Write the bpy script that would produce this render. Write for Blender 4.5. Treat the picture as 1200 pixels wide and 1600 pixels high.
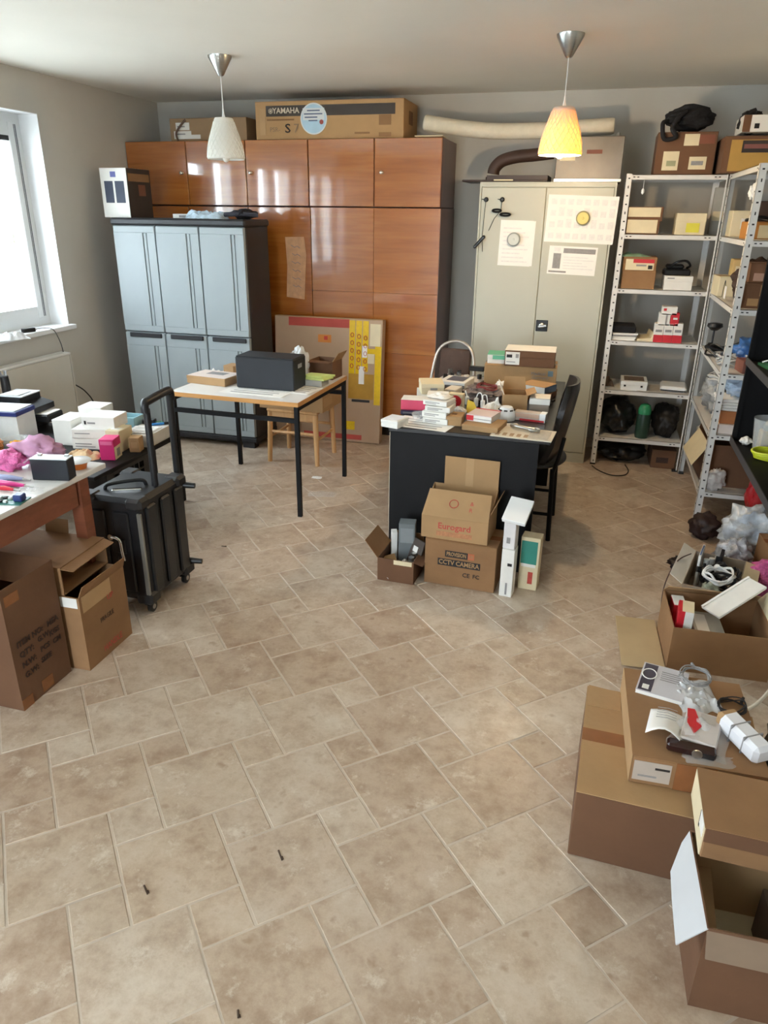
import bpy, bmesh, math, random
from mathutils import Vector, Matrix, Euler, noise
R = math.radians
sc = bpy.context.scene
for o in list(bpy.data.objects): bpy.data.objects.remove(o)
COL = sc.collection

# ------------------------------------------------------------------ camera
CF, YAW, PIT, ROL, CH = 1129.23, R(-15.7425), R(22.4314), R(0.7172), 1.74
def _m():
    B = Matrix(((1,0,0),(0,0,-1),(0,1,0)))
    cy, sy = math.cos(YAW), math.sin(YAW); cp, sp = math.cos(PIT), math.sin(PIT); cr, sr = math.cos(ROL), math.sin(ROL)
    return Matrix(((cr,-sr,0),(sr,cr,0),(0,0,1))) @ Matrix(((1,0,0),(0,cp,-sp),(0,sp,cp))) @ B @ Matrix(((cy,-sy,0),(sy,cy,0),(0,0,1)))
CM = _m(); CT = CM.transposed(); EYE = Vector((0,0,CH))
cam_d = bpy.data.cameras.new('camera'); cam = bpy.data.objects.new('camera', cam_d); COL.objects.link(cam)
rx, dn, fw = Vector(CM[0]), Vector(CM[1]), Vector(CM[2])
cam.matrix_world = Matrix(((rx.x,-dn.x,-fw.x,0),(rx.y,-dn.y,-fw.y,0),(rx.z,-dn.z,-fw.z,CH),(0,0,0,1)))
cam_d.sensor_fit = 'VERTICAL'; cam_d.sensor_height = 36; cam_d.lens = CF/1600*36; cam_d.clip_start = .05; cam_d.clip_end = 200
sc.camera = cam
def ray(px, py): return CT @ Vector(((px-600)/CF, (py-800)/CF, 1))
def gz(px, py, z=0.0): d = ray(px, py); return EYE + d*((z-CH)/d.z)      # point of the photo on the level z
def gy(px, py, y): d = ray(px, py); return EYE + d*(y/d.y)
def gx(px, py, x): d = ray(px, py); return EYE + d*(x/d.x)
def pix(w):
    q = CM @ (Vector(w)-EYE); return 600+CF*q.x/q.z, 800+CF*q.y/q.z

# ------------------------------------------------------------------ world and exposure
w = bpy.data.worlds.new('sky'); sc.world = w; w.use_nodes = True
nt = w.node_tree; bg = nt.nodes['Background']
bg.inputs['Color'].default_value = (.80, .91, 1.0, 1); bg.inputs['Strength'].default_value = SKY_STRENGTH = 12.5
sc.view_settings.view_transform = 'Standard'; sc.view_settings.look = 'None'
sc.view_settings.exposure = 0.82; sc.view_settings.gamma = 1.0; sc.view_settings.use_curve_mapping = False
sc.cycles.use_denoising = True
sc.cycles.max_bounces = 10; sc.cycles.diffuse_bounces = 6; sc.cycles.transparent_max_bounces = 12
sc.cycles.sample_clamp_indirect = 6.0

def portal(loc, rot, sx, sy):                 # guides daylight through a window opening, gives no light itself
    l = bpy.data.lights.new('window_portal', 'AREA'); l.shape = 'RECTANGLE'; l.size = sx; l.size_y = sy
    l.cycles.is_portal = True
    o = bpy.data.objects.new('window_portal', l); o.location = loc; o.rotation_euler = rot; COL.objects.link(o)

# ------------------------------------------------------------------ materials
def lin(h):
    if isinstance(h, str):
        h = h.lstrip('#'); c = [int(h[i:i+2], 16)/255 for i in (0,2,4)]
    else: c = h
    return tuple(x/12.92 if x <= .04045 else ((x+.055)/1.055)**2.4 for x in c)
_mats = {}
def mat(name, col, rough=.6, metal=0, var=.08, scale=8, bump=0, bscale=90, alpha=1, emis=0, coat=0, trans=0, stretch=None, spec=.5, col2=None, emcol=None, transl=0):
    if name in _mats: return _mats[name]
    m = bpy.data.materials.new(name); m.use_nodes = True; n = m.node_tree.nodes; L = m.node_tree.links
    p = n['Principled BSDF']; c = lin(col)
    c2 = lin(col2) if col2 else None
    p.inputs['Roughness'].default_value = rough; p.inputs['Metallic'].default_value = metal
    p.inputs['Specular IOR Level'].default_value = spec
    if coat: p.inputs['Coat Weight'].default_value = coat; p.inputs['Coat Roughness'].default_value = .06
    if trans: p.inputs['Transmission Weight'].default_value = trans
    if alpha < 1: p.inputs['Alpha'].default_value = alpha
    if transl: p.inputs['Subsurface Weight'].default_value = transl
    if emis:
        p.inputs['Emission Color'].default_value = (*lin(emcol or col), 1); p.inputs['Emission Strength'].default_value = emis
    tc = n.new('ShaderNodeTexCoord'); mp = n.new('ShaderNodeMapping'); L.new(tc.outputs['Object'], mp.inputs[0])
    if stretch: mp.inputs['Scale'].default_value = stretch
    nz = n.new('ShaderNodeTexNoise'); nz.inputs['Scale'].default_value = scale; nz.inputs['Detail'].default_value = 5; nz.inputs['Roughness'].default_value = .6
    L.new(mp.outputs[0], nz.inputs[0])
    mx = n.new('ShaderNodeMix'); mx.data_type = 'RGBA'
    a = [max(0, x*(1-var)) for x in c]; b = c2 or [min(1, x*(1+var)) for x in c]
    mx.inputs[6].default_value = (*a, 1); mx.inputs[7].default_value = (*b, 1)
    rm = n.new('ShaderNodeMapRange'); rm.inputs[1].default_value = .3; rm.inputs[2].default_value = .7
    L.new(nz.outputs[0], rm.inputs[0]); L.new(rm.outputs[0], mx.inputs[0]); L.new(mx.outputs[2], p.inputs['Base Color'])
    if bump:
        nb = n.new('ShaderNodeTexNoise'); nb.inputs['Scale'].default_value = bscale; nb.inputs['Detail'].default_value = 3
        L.new(mp.outputs[0], nb.inputs[0])
        bp = n.new('ShaderNodeBump'); bp.inputs['Strength'].default_value = bump; bp.inputs['Distance'].default_value = .01
        L.new(nb.outputs[0], bp.inputs['Height']); L.new(bp.outputs[0], p.inputs['Normal'])
    _mats[name] = m
    return m
_hex = {}
def flat(h, rough=.55, **k):                    # a plain printed or plastic colour, with slight mottling
    key = f'paint_{h.strip("#")}_{int(rough*100)}' + ''.join(f'_{a}{b}' for a, b in k.items())
    return mat(key, h, rough, var=.05, scale=14, **k)

# ------------------------------------------------------------------ mesh builder
class MB:
    def __init__(s): s.bm = bmesh.new()
    def _v(s, pts): return [s.bm.verts.new(Vector(p)) for p in pts]
    def box(s, c, d, rot=None, bev=0):
        b2 = bmesh.new(); bmesh.ops.create_cube(b2, size=1)
        bmesh.ops.scale(b2, vec=Vector(d), verts=b2.verts)
        if bev: bmesh.ops.bevel(b2, geom=b2.edges[:], offset=bev, segments=1, affect='EDGES', profile=.5)
        m = Matrix.Translation(Vector(c))
        if rot is not None: m = m @ (rot.to_4x4() if isinstance(rot, Matrix) else Euler(rot).to_matrix().to_4x4())
        b2.transform(m); s._join(b2); return s
    def bb(s, x0, x1, y0, y1, z0, z1, bev=0):
        return s.box(((x0+x1)/2,(y0+y1)/2,(z0+z1)/2), (abs(x1-x0),abs(y1-y0),abs(z1-z0)), bev=bev)
    def _join(s, b2):
        mp = {}
        for v in b2.verts: mp[v] = s.bm.verts.new(v.co)
        for f in b2.faces:
            try: s.bm.faces.new([mp[v] for v in f.verts])
            except ValueError: pass
        b2.free()
    def tube(s, pts, r, n=8, closed=False, cap=True):
        pts = [Vector(p) for p in pts]; N = len(pts); rings = []; rr = r if isinstance(r, (list, tuple)) else [r]*N
        t0 = (pts[1]-pts[0]).normalized(); up = Vector((0,0,1)) if abs(t0.z) < .9 else Vector((1,0,0))
        u = t0.cross(up).normalized()
        for i, p in enumerate(pts):
            if closed: t = (pts[(i+1)%N]-pts[i-1])
            else: t = (pts[min(i+1,N-1)]-pts[max(i-1,0)])
            t = t.normalized() if t.length > 1e-9 else t0
            u = (u - t*u.dot(t)); u = u.normalized() if u.length > 1e-6 else t.orthogonal().normalized()
            v = t.cross(u)
            rings.append([s.bm.verts.new(p + (u*math.cos(a)+v*math.sin(a))*rr[i]) for a in [2*math.pi*k/n for k in range(n)]])
        for i in range(N if closed else N-1):
            a, b = rings[i], rings[(i+1)%N]
            for k in range(n): s.bm.faces.new((a[k], a[(k+1)%n], b[(k+1)%n], b[k]))
        if cap and not closed: s.bm.faces.new(rings[0][::-1]); s.bm.faces.new(rings[-1])
        return s
    def lathe(s, prof, n=24, c=(0,0,0), cap0=True, cap1=True, m=None):
        rings = []; m = m or Matrix.Identity(4); c = Vector(c)
        for r, z in prof: rings.append([s.bm.verts.new(m @ Vector((r*math.cos(2*math.pi*k/n), r*math.sin(2*math.pi*k/n), z)) + c) for k in range(n)])
        for a, b in zip(rings, rings[1:]):
            for k in range(n): s.bm.faces.new((a[k], a[(k+1)%n], b[(k+1)%n], b[k]))
        if cap0: s.bm.faces.new(rings[0][::-1])
        if cap1: s.bm.faces.new(rings[-1])
        return s
    def prism(s, poly, t, m=None):                 # poly in local xy, extruded along +z by t
        m = m or Matrix.Identity(4)
        a = s._v([m @ Vector((x,y,0)) for x, y in poly]); b = s._v([m @ Vector((x,y,t)) for x, y in poly])
        s.bm.faces.new(a[::-1]); s.bm.faces.new(b); n = len(a)
        for i in range(n): s.bm.faces.new((a[i], a[(i+1)%n], b[(i+1)%n], b[i]))
        return s
    def slab(s, q, t):                             # a sheet through four corners with thickness t along its normal
        q = [Vector(p) for p in q]; nn = (q[1]-q[0]).cross(q[2]-q[0]).normalized()*t
        a = s._v(q); b = s._v([p+nn for p in q]); s.bm.faces.new(a[::-1]); s.bm.faces.new(b)
        for i in range(4): s.bm.faces.new((a[i], a[(i+1)%4], b[(i+1)%4], b[i]))
        return s
    def blob(s, size, seed=0, amp=.25, freq=2.2, sub=3, flat_z=True, c=(0,0,0), crease=0):
        b2 = bmesh.new(); bmesh.ops.create_icosphere(b2, subdivisions=sub, radius=1)
        off = Vector((seed*7.13, seed*3.7, seed*1.9))
        for v in b2.verts:
            d = v.co.normalized(); k = 1 + amp*noise.noise(d*freq+off)
            if crease: k += crease*abs(noise.noise(d*freq*3+off*2)) - crease*.3
            p = Vector((d.x*k*size[0]/2, d.y*k*size[1]/2, d.z*k*size[2]/2 + size[2]/2))
            if flat_z and p.z < size[2]*.08: p.z = 0 if p.z < size[2]*.08 else p.z
            v.co = p + Vector(c)
        s._join(b2); return s
    def crumple(s, w, d, h, seed=0, nx=12, ny=10, t=0, c=(0,0,0)):   # a crumpled sheet lying on z=0
        off = Vector((seed*5.1, seed*2.3, seed)); g = []
        for j in range(ny+1):
            row = []
            for i in range(nx+1):
                u, v = i/nx-.5, j/ny-.5; q = Vector((u*4, v*4, 0))+off
                e = max(0, 1-(2*abs(u))**4)*max(0, 1-(2*abs(v))**4)
                z = h*(.25*e + .8*e*abs(noise.noise(q*1.1)) + .22*e*abs(noise.noise(q*2.6)) + .06*abs(noise.noise(q*4)))
                row.append(s.bm.verts.new(Vector((u*w*(1+.25*noise.noise(q*.9+Vector((9,0,0)))), v*d*(1+.25*noise.noise(q*.9+Vector((0,9,0)))), z))+Vector(c)))
            g.append(row)
        for j in range(ny):
            for i in range(nx): s.bm.faces.new((g[j][i], g[j][i+1], g[j+1][i+1], g[j+1][i]))
        return s
    def build(s, name, m, parent=None, loc=(0,0,0), rz=0, smooth=None, rot=None):
        bmesh.ops.recalc_face_normals(s.bm, faces=s.bm.faces[:])
        me = bpy.data.meshes.new(name); s.bm.to_mesh(me); s.bm.free()
        if smooth is not None:
            for p in me.polygons: p.use_smooth = True
            me.set_sharp_from_angle(angle=R(smooth))
        if m: me.materials.append(m)
        o = bpy.data.objects.new(name, me); COL.objects.link(o); o.location = loc
        o.rotation_euler = rot if rot else (0,0,rz)
        if parent: o.parent = parent
        return o

def tag(o, label=None, cat=None, group=None, kind=None):
    if label: o['label'] = label
    if cat: o['category'] = cat
    if group: o['group'] = group
    if kind: o['kind'] = kind
    return o
def thing(name, label, cat, loc=(0,0,0), rz=0, group=None, rot=None):
    o = bpy.data.objects.new(name, None); COL.objects.link(o); o.location = loc; o.rotation_euler = rot if rot else (0,0,rz); o.empty_display_size = .1
    return tag(o, label, cat, group)
def copy_tree(o, parent=None):
    c = o.copy(); COL.objects.link(c); c.parent = parent
    for ch in [x for x in list(bpy.data.objects) if x.parent == o]: copy_tree(ch, c)
    return c
def struct(o): o['kind'] = 'structure'; return o
def text(body, size, m, parent, loc, rot, name='lettering', bold=0, align='CENTER', ext=.0004, sx=1):
    cu = bpy.data.curves.new(name, 'FONT'); cu.body = body; cu.size = size; cu.align_x = align; cu.align_y = 'CENTER'; cu.extrude = ext; cu.offset = bold; cu.resolution_u = 2
    t = bpy.data.objects.new('t', cu); COL.objects.link(t); bpy.context.view_layer.update()
    me = bpy.data.meshes.new_from_object(t.evaluated_get(bpy.context.evaluated_depsgraph_get())); bpy.data.objects.remove(t)
    me.materials.clear(); me.materials.append(m)
    o = bpy.data.objects.new(name, me); COL.objects.link(o); o.parent = parent; o.location = loc; o.rotation_euler = rot; o.scale = (sx,1,1)
    return o

# common materials
WALL = mat('wall_paint', '#c2beb6', .9, var=.03, scale=3, bump=.04, bscale=160)
CEIL = mat('ceiling_paint', '#e6e2d8', .92, var=.02, scale=2)
WHITEPL = mat('white_plastic', '#e8eaea', .35, var=.02)
CARD = mat('cardboard', '#8d6946', .85, var=.10, scale=5, bump=.12, bscale=40, stretch=(1,1,1.5))
CARD2 = mat('cardboard_pale', '#a6845c', .85, var=.09, scale=5, bump=.1, bscale=40)
CARD3 = mat('cardboard_dark', '#694932', .85, var=.10, scale=5, bump=.12, bscale=40)
CARDIN = mat('cardboard_inside', '#b3926a', .9, var=.08, scale=6)
TAPE = mat('brown_tape', '#8a5a38', .25, var=.08, scale=20)
PAPER = mat('white_paper', '#e9e7e2', .7, var=.03, scale=10)
WBOX = mat('white_card', '#e2e0da', .6, var=.05, scale=9)
CREAM = mat('cream_card', '#d8caa8', .7, var=.06, scale=9)
BLACK = mat('black_paint', '#0d0d0f', .55, var=.25, scale=9, spec=.25)
BLACKPL = mat('black_plastic', '#121316', .4, var=.2, scale=20, bump=.05, bscale=200)
BLKFAB = mat('black_fabric', '#17161a', .9, var=.3, scale=30, bump=.25, bscale=120)
STEEL = mat('brushed_steel', '#b9b9b6', .32, metal=1, var=.08, scale=20, stretch=(1,1,14))
CHROME = mat('chrome', '#d0d0d0', .15, metal=1, var=.03)
INK = mat('black_ink', '#1d1a1a', .6, var=.1)
BRINK = mat('brown_ink', '#38241a', .7, var=.2, scale=40)
REDINK = mat('red_ink', '#b4473b', .7, var=.2, scale=40)
RED = mat('red_card', '#c3202c', .45, var=.08)
GREYP = mat('grey_print', '#8d8b8b', .7, var=.12, scale=60)
CLEAR = mat('clear_plastic_film', '#eef2f4', .12, var=.03, alpha=.24, spec=.8)
CLEAR2 = mat('milky_plastic_film', '#e4e6e8', .2, var=.05, alpha=.72, spec=.7)
# ------------------------------------------------------------------ room shell
XL, XR, YB, YF, ZC = -3.80, 1.22, 6.20, -1.60, 2.59
WT = .35
def wall_x(name, x0, x1, ya, yb, holes):          # a wall along y with window holes (y0,y1,z0,z1)
    m = MB(); y = ya
    for (h0, h1, z0, z1) in sorted(holes):
        m.bb(x0, x1, y, h0, -.1, ZC+.1); m.bb(x0, x1, h0, h1, -.1, z0); m.bb(x0, x1, h0, h1, z1, ZC+.1); y = h1
    m.bb(x0, x1, y, yb, -.1, ZC+.1)
    return struct(m.build(name, WALL))
LW = [(3.42, 4.69, .94, 2.34), (1.85, 3.2, .94, 2.34), (.3, 1.62, .94, 2.34)]
wall_x('wall_left', XL-WT, XL, YF-WT, YB+WT, LW)
wall_x('wall_right', XR, XR+.2, YF-WT, YB+WT, [])
struct(MB().bb(XL, XR, YB, YB+.2, -.1, ZC+.1).build('wall_back', WALL))
m = MB(); FW = (-2.3, -.9, .1, 2.2)                  # wide glazed front behind the camera
m.bb(XL, FW[0], YF-.2, YF, -.1, ZC+.1); m.bb(FW[1], XR, YF-.2, YF, -.1, ZC+.1)
m.bb(FW[0], FW[1], YF-.2, YF, -.1, FW[2]); m.bb(FW[0], FW[1], YF-.2, YF, FW[3], ZC+.1)
struct(m.build('wall_front', WALL))
struct(MB().bb(XL-.02, XR+.02, YF-.02, YB+.02, ZC, ZC+.1).build('ceiling', CEIL))

GLASS = mat('window_glass', '#dfe9ec', .02, var=0, alpha=.06, spec=.5)
PVC = mat('white_window_pvc', '#dfe2e3', .3, var=.02)
REVEAL = mat('white_reveal_paint', '#e6e7e8', .7, var=.02)
GASKET_SHADE = mat('grey_gasket_shade', '#4c5258', .6)
def window_left(n, y0, y1, z0, z1):
    r = struct(thing(f'window_{n}', None, None, (XL-.19, (y0+y1)/2, z0)))
    W, H = y1-y0, z1-z0
    f = MB(); a, t = .07, .035
    f.bb(-t, t, -W/2, -W/2+a, 0, H).bb(-t, t, W/2-a, W/2, 0, H).bb(-t, t, -W/2+a, W/2-a, 0, a).bb(-t, t, -W/2+a, W/2-a, H-a, H)
    f.bb(-t, t, -.04, .04, a, H-a); f.build('window_frame', PVC, r)
    for s in (-1, 1):
        y_a, y_b = (-W/2+a-.012, -.03) if s < 0 else (.03, W/2-a+.012)
        q = MB(); b = .085; xa, xb = -.02, .055
        q.bb(xa, xb, y_a, y_a+b, a-.012, H-a+.012, .006).bb(xa, xb, y_b-b, y_b, a-.012, H-a+.012, .006).bb(xa, xb, y_a+b, y_b-b, a-.012, a-.012+b).bb(xa, xb, y_a+b, y_b-b, H-a+.012-b, H-a+.012)
        sash = q.build('sash', PVC, r)
        g = MB(); e = y_b if s > 0 else y_a
        g.bb(.052, .0575, e-.018*s, e-.012*s, a, H-a).bb(.052, .0575, e-.03*s, e-.026*s, a, H-a)
        g.build('gasket_gap_shade', GASKET_SHADE, sash)  # thin dark strips standing in for the shadow gap along the sash gasket
        MB().bb(.012, .020, y_a+b-.01, y_b-b+.01, a+b-.03, H-a-b+.03).build('pane', GLASS, sash)
        if n == 1 and s > 0: MB().bb(.024, .05, y_b-b-.5, y_b-b+.02, H-a-b-.02, H-a-b+.015, .004).build('blind_rail', BLACKPL, sash)
        h = MB(); yy = (y_a+.04) if s > 0 else (y_b-.04)
        h.bb(.055, .066, yy-.014, yy+.014, H/2-.06, H/2+.06, .004).bb(.066, .10, yy-.01, yy+.01, H/2-.012, H/2+.012).bb(.09, .105, yy-.012, yy+.012, H/2-.12, H/2+.012, .004)
        h.build('handle', WHITEPL, sash)
        for zz in (.16, H-.22):
            MB().lathe([(.009,0),(.009,.07)], 10, (.045, (y_b+.012 if s > 0 else y_a-.012), zz)).build('hinge', WHITEPL, sash, smooth=40)
    c = MB(); x0, x1 = .036, .19-.001                 # plastered reveal lining the opening
    c.bb(x0, x1+.001, W/2-.004, W/2+.0005, 0, H).bb(x0, x1+.001, -W/2-.0005, -W/2+.004, 0, H).bb(x0, x1+.001, -W/2, W/2, H-.004, H)
    c.build('reveal', REVEAL, r)
    MB().bb(.036, .235, -W/2-.0, W/2+.03, -.028, .006, .004).build('window_sill', REVEAL, r)
    portal((XL-.34, (y0+y1)/2, (z0+z1)/2), (0, R(-90), 0), H, W)
    return r
for i, h in enumerate(LW): window_left(i+1, *h)
r = struct(thing('window_4', None, None, ((FW[0]+FW[1])/2, YF-.1, FW[2])))
W, H = FW[1]-FW[0], FW[3]-FW[2]; f = MB()
for x in (-W/2+.03, 0, W/2-.03): f.bb(x-.03, x+.03, -.03, .03, 0, H)
f.bb(-W/2, W/2, -.03, .03, 0, .06).bb(-W/2, W/2, -.03, .03, H-.06, H); f.build('window_frame', PVC, r)
for k in range(2): MB().bb(-W/2+k*W/2+.06, -W/2+(k+1)*W/2-.03, -.004, .004, .06, H-.06).build('pane', GLASS, r)
portal(((FW[0]+FW[1])/2, YF-.19, (FW[2]+FW[3])/2), (R(90), 0, 0), W, H)

# ------------------------------------------------------------------ floor of big and small square tiles
GROUT = mat('floor_joint', '#c3b5a5', .55, var=.12, scale=9)
def tile_mat():
    m = bpy.data.materials.new('stone_look_tile'); m.use_nodes = True; n = m.node_tree.nodes; L = m.node_tree.links; p = n['Principled BSDF']
    geo = n.new('ShaderNodeNewGeometry'); oi = n.new('ShaderNodeObjectInfo')
    add = n.new('ShaderNodeMath'); add.operation = 'ADD'; L.new(geo.outputs['Random Per Island'], add.inputs[0]); L.new(oi.outputs['Random'], add.inputs[1])
    fr = n.new('ShaderNodeMath'); fr.operation = 'FRACT'; L.new(add.outputs[0], fr.inputs[0])
    cb = n.new('ShaderNodeCombineXYZ'); L.new(fr.outputs[0], cb.inputs[2])
    sc_ = n.new('ShaderNodeVectorMath'); sc_.operation = 'MULTIPLY_ADD'; L.new(cb.outputs[0], sc_.inputs[0]); sc_.inputs[1].default_value = (40,40,40); L.new(geo.outputs['Position'], sc_.inputs[2])
    def nz(s, d, r=.6):
        k = n.new('ShaderNodeTexNoise'); k.inputs['Scale'].default_value = s; k.inputs['Detail'].default_value = d; k.inputs['Roughness'].default_value = r; L.new(sc_.outputs[0], k.inputs[0]); return k.outputs[0]
    def ramp(src, stops):
        k = n.new('ShaderNodeValToRGB'); e = k.color_ramp.elements
        while len(e) < len(stops): e.new(.5)
        for q, (ps, c) in zip(e, stops): q.position = ps; q.color = (*lin(c), 1)
        L.new(src, k.inputs[0]); return k.outputs[0]
    def mix(f, a, b, mode='MIX'):
        k = n.new('ShaderNodeMix'); k.data_type = 'RGBA'; k.blend_type = mode
        if isinstance(f, float): k.inputs[0].default_value = f
        else: L.new(f, k.inputs[0])
        L.new(a, k.inputs[6]); L.new(b, k.inputs[7]); return k.outputs[2]
    base = ramp(nz(8.5, 9, .72), [(.28, '#9f8a78'), (.43, '#b6a492'), (.54, '#c5b6a5'), (.68, '#d1c5b7')])
    tint = ramp(fr.outputs[0], [(0, '#f1ebe3'), (.35, '#fffefb'), (.7, '#eae1d9'), (1, '#f8f2ea')])
    c = mix(1.0, base, tint, 'MULTIPLY')
    spots = ramp(nz(17, 4, .55), [(.62, '#ffffff'), (.74, '#d6c9bd')])
    c = mix(1.0, c, spots, 'MULTIPLY')
    # pale scuffed veins
    pale = n.new('ShaderNodeRGB'); pale.outputs[0].default_value = (*lin('#d9cfbf'), 1)
    vm = n.new('ShaderNodeMapRange'); vm.inputs[1].default_value = .56; vm.inputs[2].default_value = .68; vm.inputs[4].default_value = .75; L.new(nz(9, 9, .75), vm.inputs[0])
    c = mix(vm.outputs[0], c, pale.outputs[0])
    L.new(c, p.inputs['Base Color'])
    rr = n.new('ShaderNodeMapRange'); rr.inputs[3].default_value = .28; rr.inputs[4].default_value = .46; L.new(nz(6, 3), rr.inputs[0]); L.new(rr.outputs[0], p.inputs['Roughness'])
    bp = n.new('ShaderNodeBump'); bp.inputs['Strength'].default_value = .25; bp.inputs['Distance'].default_value = .004; L.new(nz(22, 5), bp.inputs['Height']); L.new(bp.outputs[0], p.inputs['Normal'])
    p.inputs['Specular IOR Level'].default_value = .45
    return m
TILE = tile_mat()
floor = struct(MB().bb(XL-.02, XR+.02, YF-.02, YB+.02, -.1, -.0016).build('floor', GROUT))
ta, tb, gr = .2925, .14625, .0075
ud, vd = Vector((math.cos(R(43.2)), math.sin(R(43.2)))), Vector((math.cos(R(-46.8)), math.sin(R(-46.8))))
org = Vector((-.561, 1.511))
def clip(poly):
    for ax, lim, sg in ((0, XL, 1), (0, XR, -1), (1, YF, 1), (1, YB, -1)):
        out = []
        for i, a in enumerate(poly):
            b = poly[(i+1) % len(poly)]; da, db = (a[ax]-lim)*sg, (b[ax]-lim)*sg
            if da >= 0: out.append(a)
            if da*db < 0: out.append(a+(b-a)*(da/(da-db)))
        poly = out
        if len(poly) < 3: return []
    return poly
def tile_mesh(s, name):
    b = MB(); e = .0016
    b.prism([(0,0),(s,0),(s,s),(0,s)], .003, Matrix.Translation((0,0,-.003)))
    bmesh.ops.recalc_face_normals(b.bm, faces=b.bm.faces[:])
    top = [x for x in b.bm.edges if all(v.co.z > -.001 for v in x.verts)]
    bmesh.ops.bevel(b.bm, geom=top, offset=e, segments=1, affect='EDGES')
    me = bpy.data.meshes.new(name); b.bm.to_mesh(me); b.bm.free(); me.materials.append(TILE); return me
tile_me = {ta: tile_mesh(ta-gr, 'tile_large'), tb: tile_mesh(tb-gr, 'tile_small')}
tiles = []
for i in range(-40, 41):
    for j in range(-40, 41):
        o2 = Vector((i*ta - j*tb, i*tb + j*ta))
        for (u0, v0, s) in ((0, 0, ta), (ta-tb, ta, tb)):
            u, v, d = o2.x+u0+gr/2, o2.y+v0+gr/2, s-gr
            P = [org+ud*a+vd*b for a, b in ((u,v),(u+d,v),(u+d,v+d),(u,v+d))]
            q = clip(P)
            if not q: continue
            full = len(q) == 4 and all((a-b).length < 1e-6 for a, b in zip(q, P))
            cx = sum((a for a in P), Vector((0,0)))/4; area = 0
            depth = fw.dot(Vector((cx.x, cx.y, 0))-EYE)
            if full and depth > .3:
                sp = [pix((a.x, a.y, 0)) for a in P]
                if all(-40 < x < 1240 and 640 < y < 1640 for x, y in sp):
                    area = abs(sum(sp[k][0]*sp[(k+1)%4][1]-sp[(k+1)%4][0]*sp[k][1] for k in range(4)))/2
            tiles.append((area, s, P[0], q))
tiles.sort(key=lambda t: -t[0])
angle_u = R(43.2)
for a, s, p0, q in tiles[:300]:
    if a < 150: break
    o = bpy.data.objects.new('floor_tile', tile_me[s]); COL.objects.link(o)
    # mesh x runs along u, mesh y along -v
    o.location = (p0.x+vd.x*(s-gr), p0.y+vd.y*(s-gr), 0); o.rotation_euler = (0, 0, angle_u); o.parent = floor
rest = MB()
for a, s, p0, q in tiles[300:]:
    va = rest._v([(x.x, x.y, 0) for x in q]); vb = rest._v([(x.x, x.y, -.003) for x in q])
    rest.bm.faces.new(va)
    for k in range(len(q)): rest.bm.faces.new((va[k], vb[k], vb[(k+1)%len(q)], va[(k+1)%len(q)]))
tag(rest.build('remaining_floor_tiles', TILE, floor), kind='stuff')

# ------------------------------------------------------------------ outside the window
GRAVEL = mat('outdoor_paving', '#cfd0cc', .9, var=.1, scale=2)
struct(MB().bb(-30, XL-WT-.02, -12, 22, -.3, -.2).build('outside_ground', GRAVEL))
struct(MB().bb(XL-WT, 8, -20, YF-.22, -.3, -.2).build('outside_ground_front', GRAVEL))
CONC = mat('pale_concrete', '#cfd2d0', .9, var=.1, scale=3)
wl = thing('garden_wall', 'pale concrete garden wall seen through the window', 'wall', (-11.5, 10, -.2))
MB().bb(-.12, .12, -12, 8, 0, 1.15).build('wall_body', CONC, wl); MB().bb(-.17, .17, -12, 8, 1.15, 1.23).build('coping', REVEAL, wl)
fn = thing('mesh_fence', 'white wire mesh fence standing on the garden wall', 'fence', (-11.5, 10, 1.035))
for y in range(-12, 9, 2): MB().tube([(0,y,0),(0,y,1.5)], .03, 8).build('post', REVEAL, fn)
wm = MB()
for k in range(0, 200): wm.bb(-.006, .006, -12+k*.1-.006, -12+k*.1+.006, 0, 1.45)
for k in range(0, 15): wm.bb(-.006, .006, -12, 8, .05+k*.1-.006, .05+k*.1+.006)
tag(wm.build('wire_mesh', REVEAL, fn), kind='stuff')
LEAF = mat('hedge_leaf', '#7fae6d', .8, var=.4, scale=9)
hd = MB(); rnd = random.Random(4)
for k in range(26): hd.blob((1.3,1.5,2.2+rnd.random()), seed=k, amp=.5, freq=4, sub=3, c=(rnd.uniform(-.3,.3), -12+k*.8, 0))
tag(hd.build('hedge', LEAF, loc=(-13.5, 10, -.2)), 'green hedge behind the mesh fence outside the window', 'hedge')

# ------------------------------------------------------------------ radiator under the window
RADM = mat('radiator_enamel', '#cbc6bb', .4, var=.02)
rd = thing('radiator', 'off-white flat panel radiator under the window', 'radiator', (-3.735, 3.9, .17))
MB().bb(-.04, .04, -.62, .62, 0, .585, .006).build('panel', RADM, rd)
MB().bb(-.045, .045, -.63, .63, .585, .602, .004).build('top_grille', mat('radiator_top', '#dad8d2', .4, var=.02), rd)
MB().bb(-.042, .043, .62, .632, .01, .58).build('side_cover', RADM, rd)
MB().tube([(0,.6,0),(0,.6,-.17)], .009, 8).build('pipe', RADM, rd)
for s in (-.3, .3): MB().tube([(-.062,s,.45),(-.03,s,.45)], .012, 8).build('wall_bracket', STEEL, rd)

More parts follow.
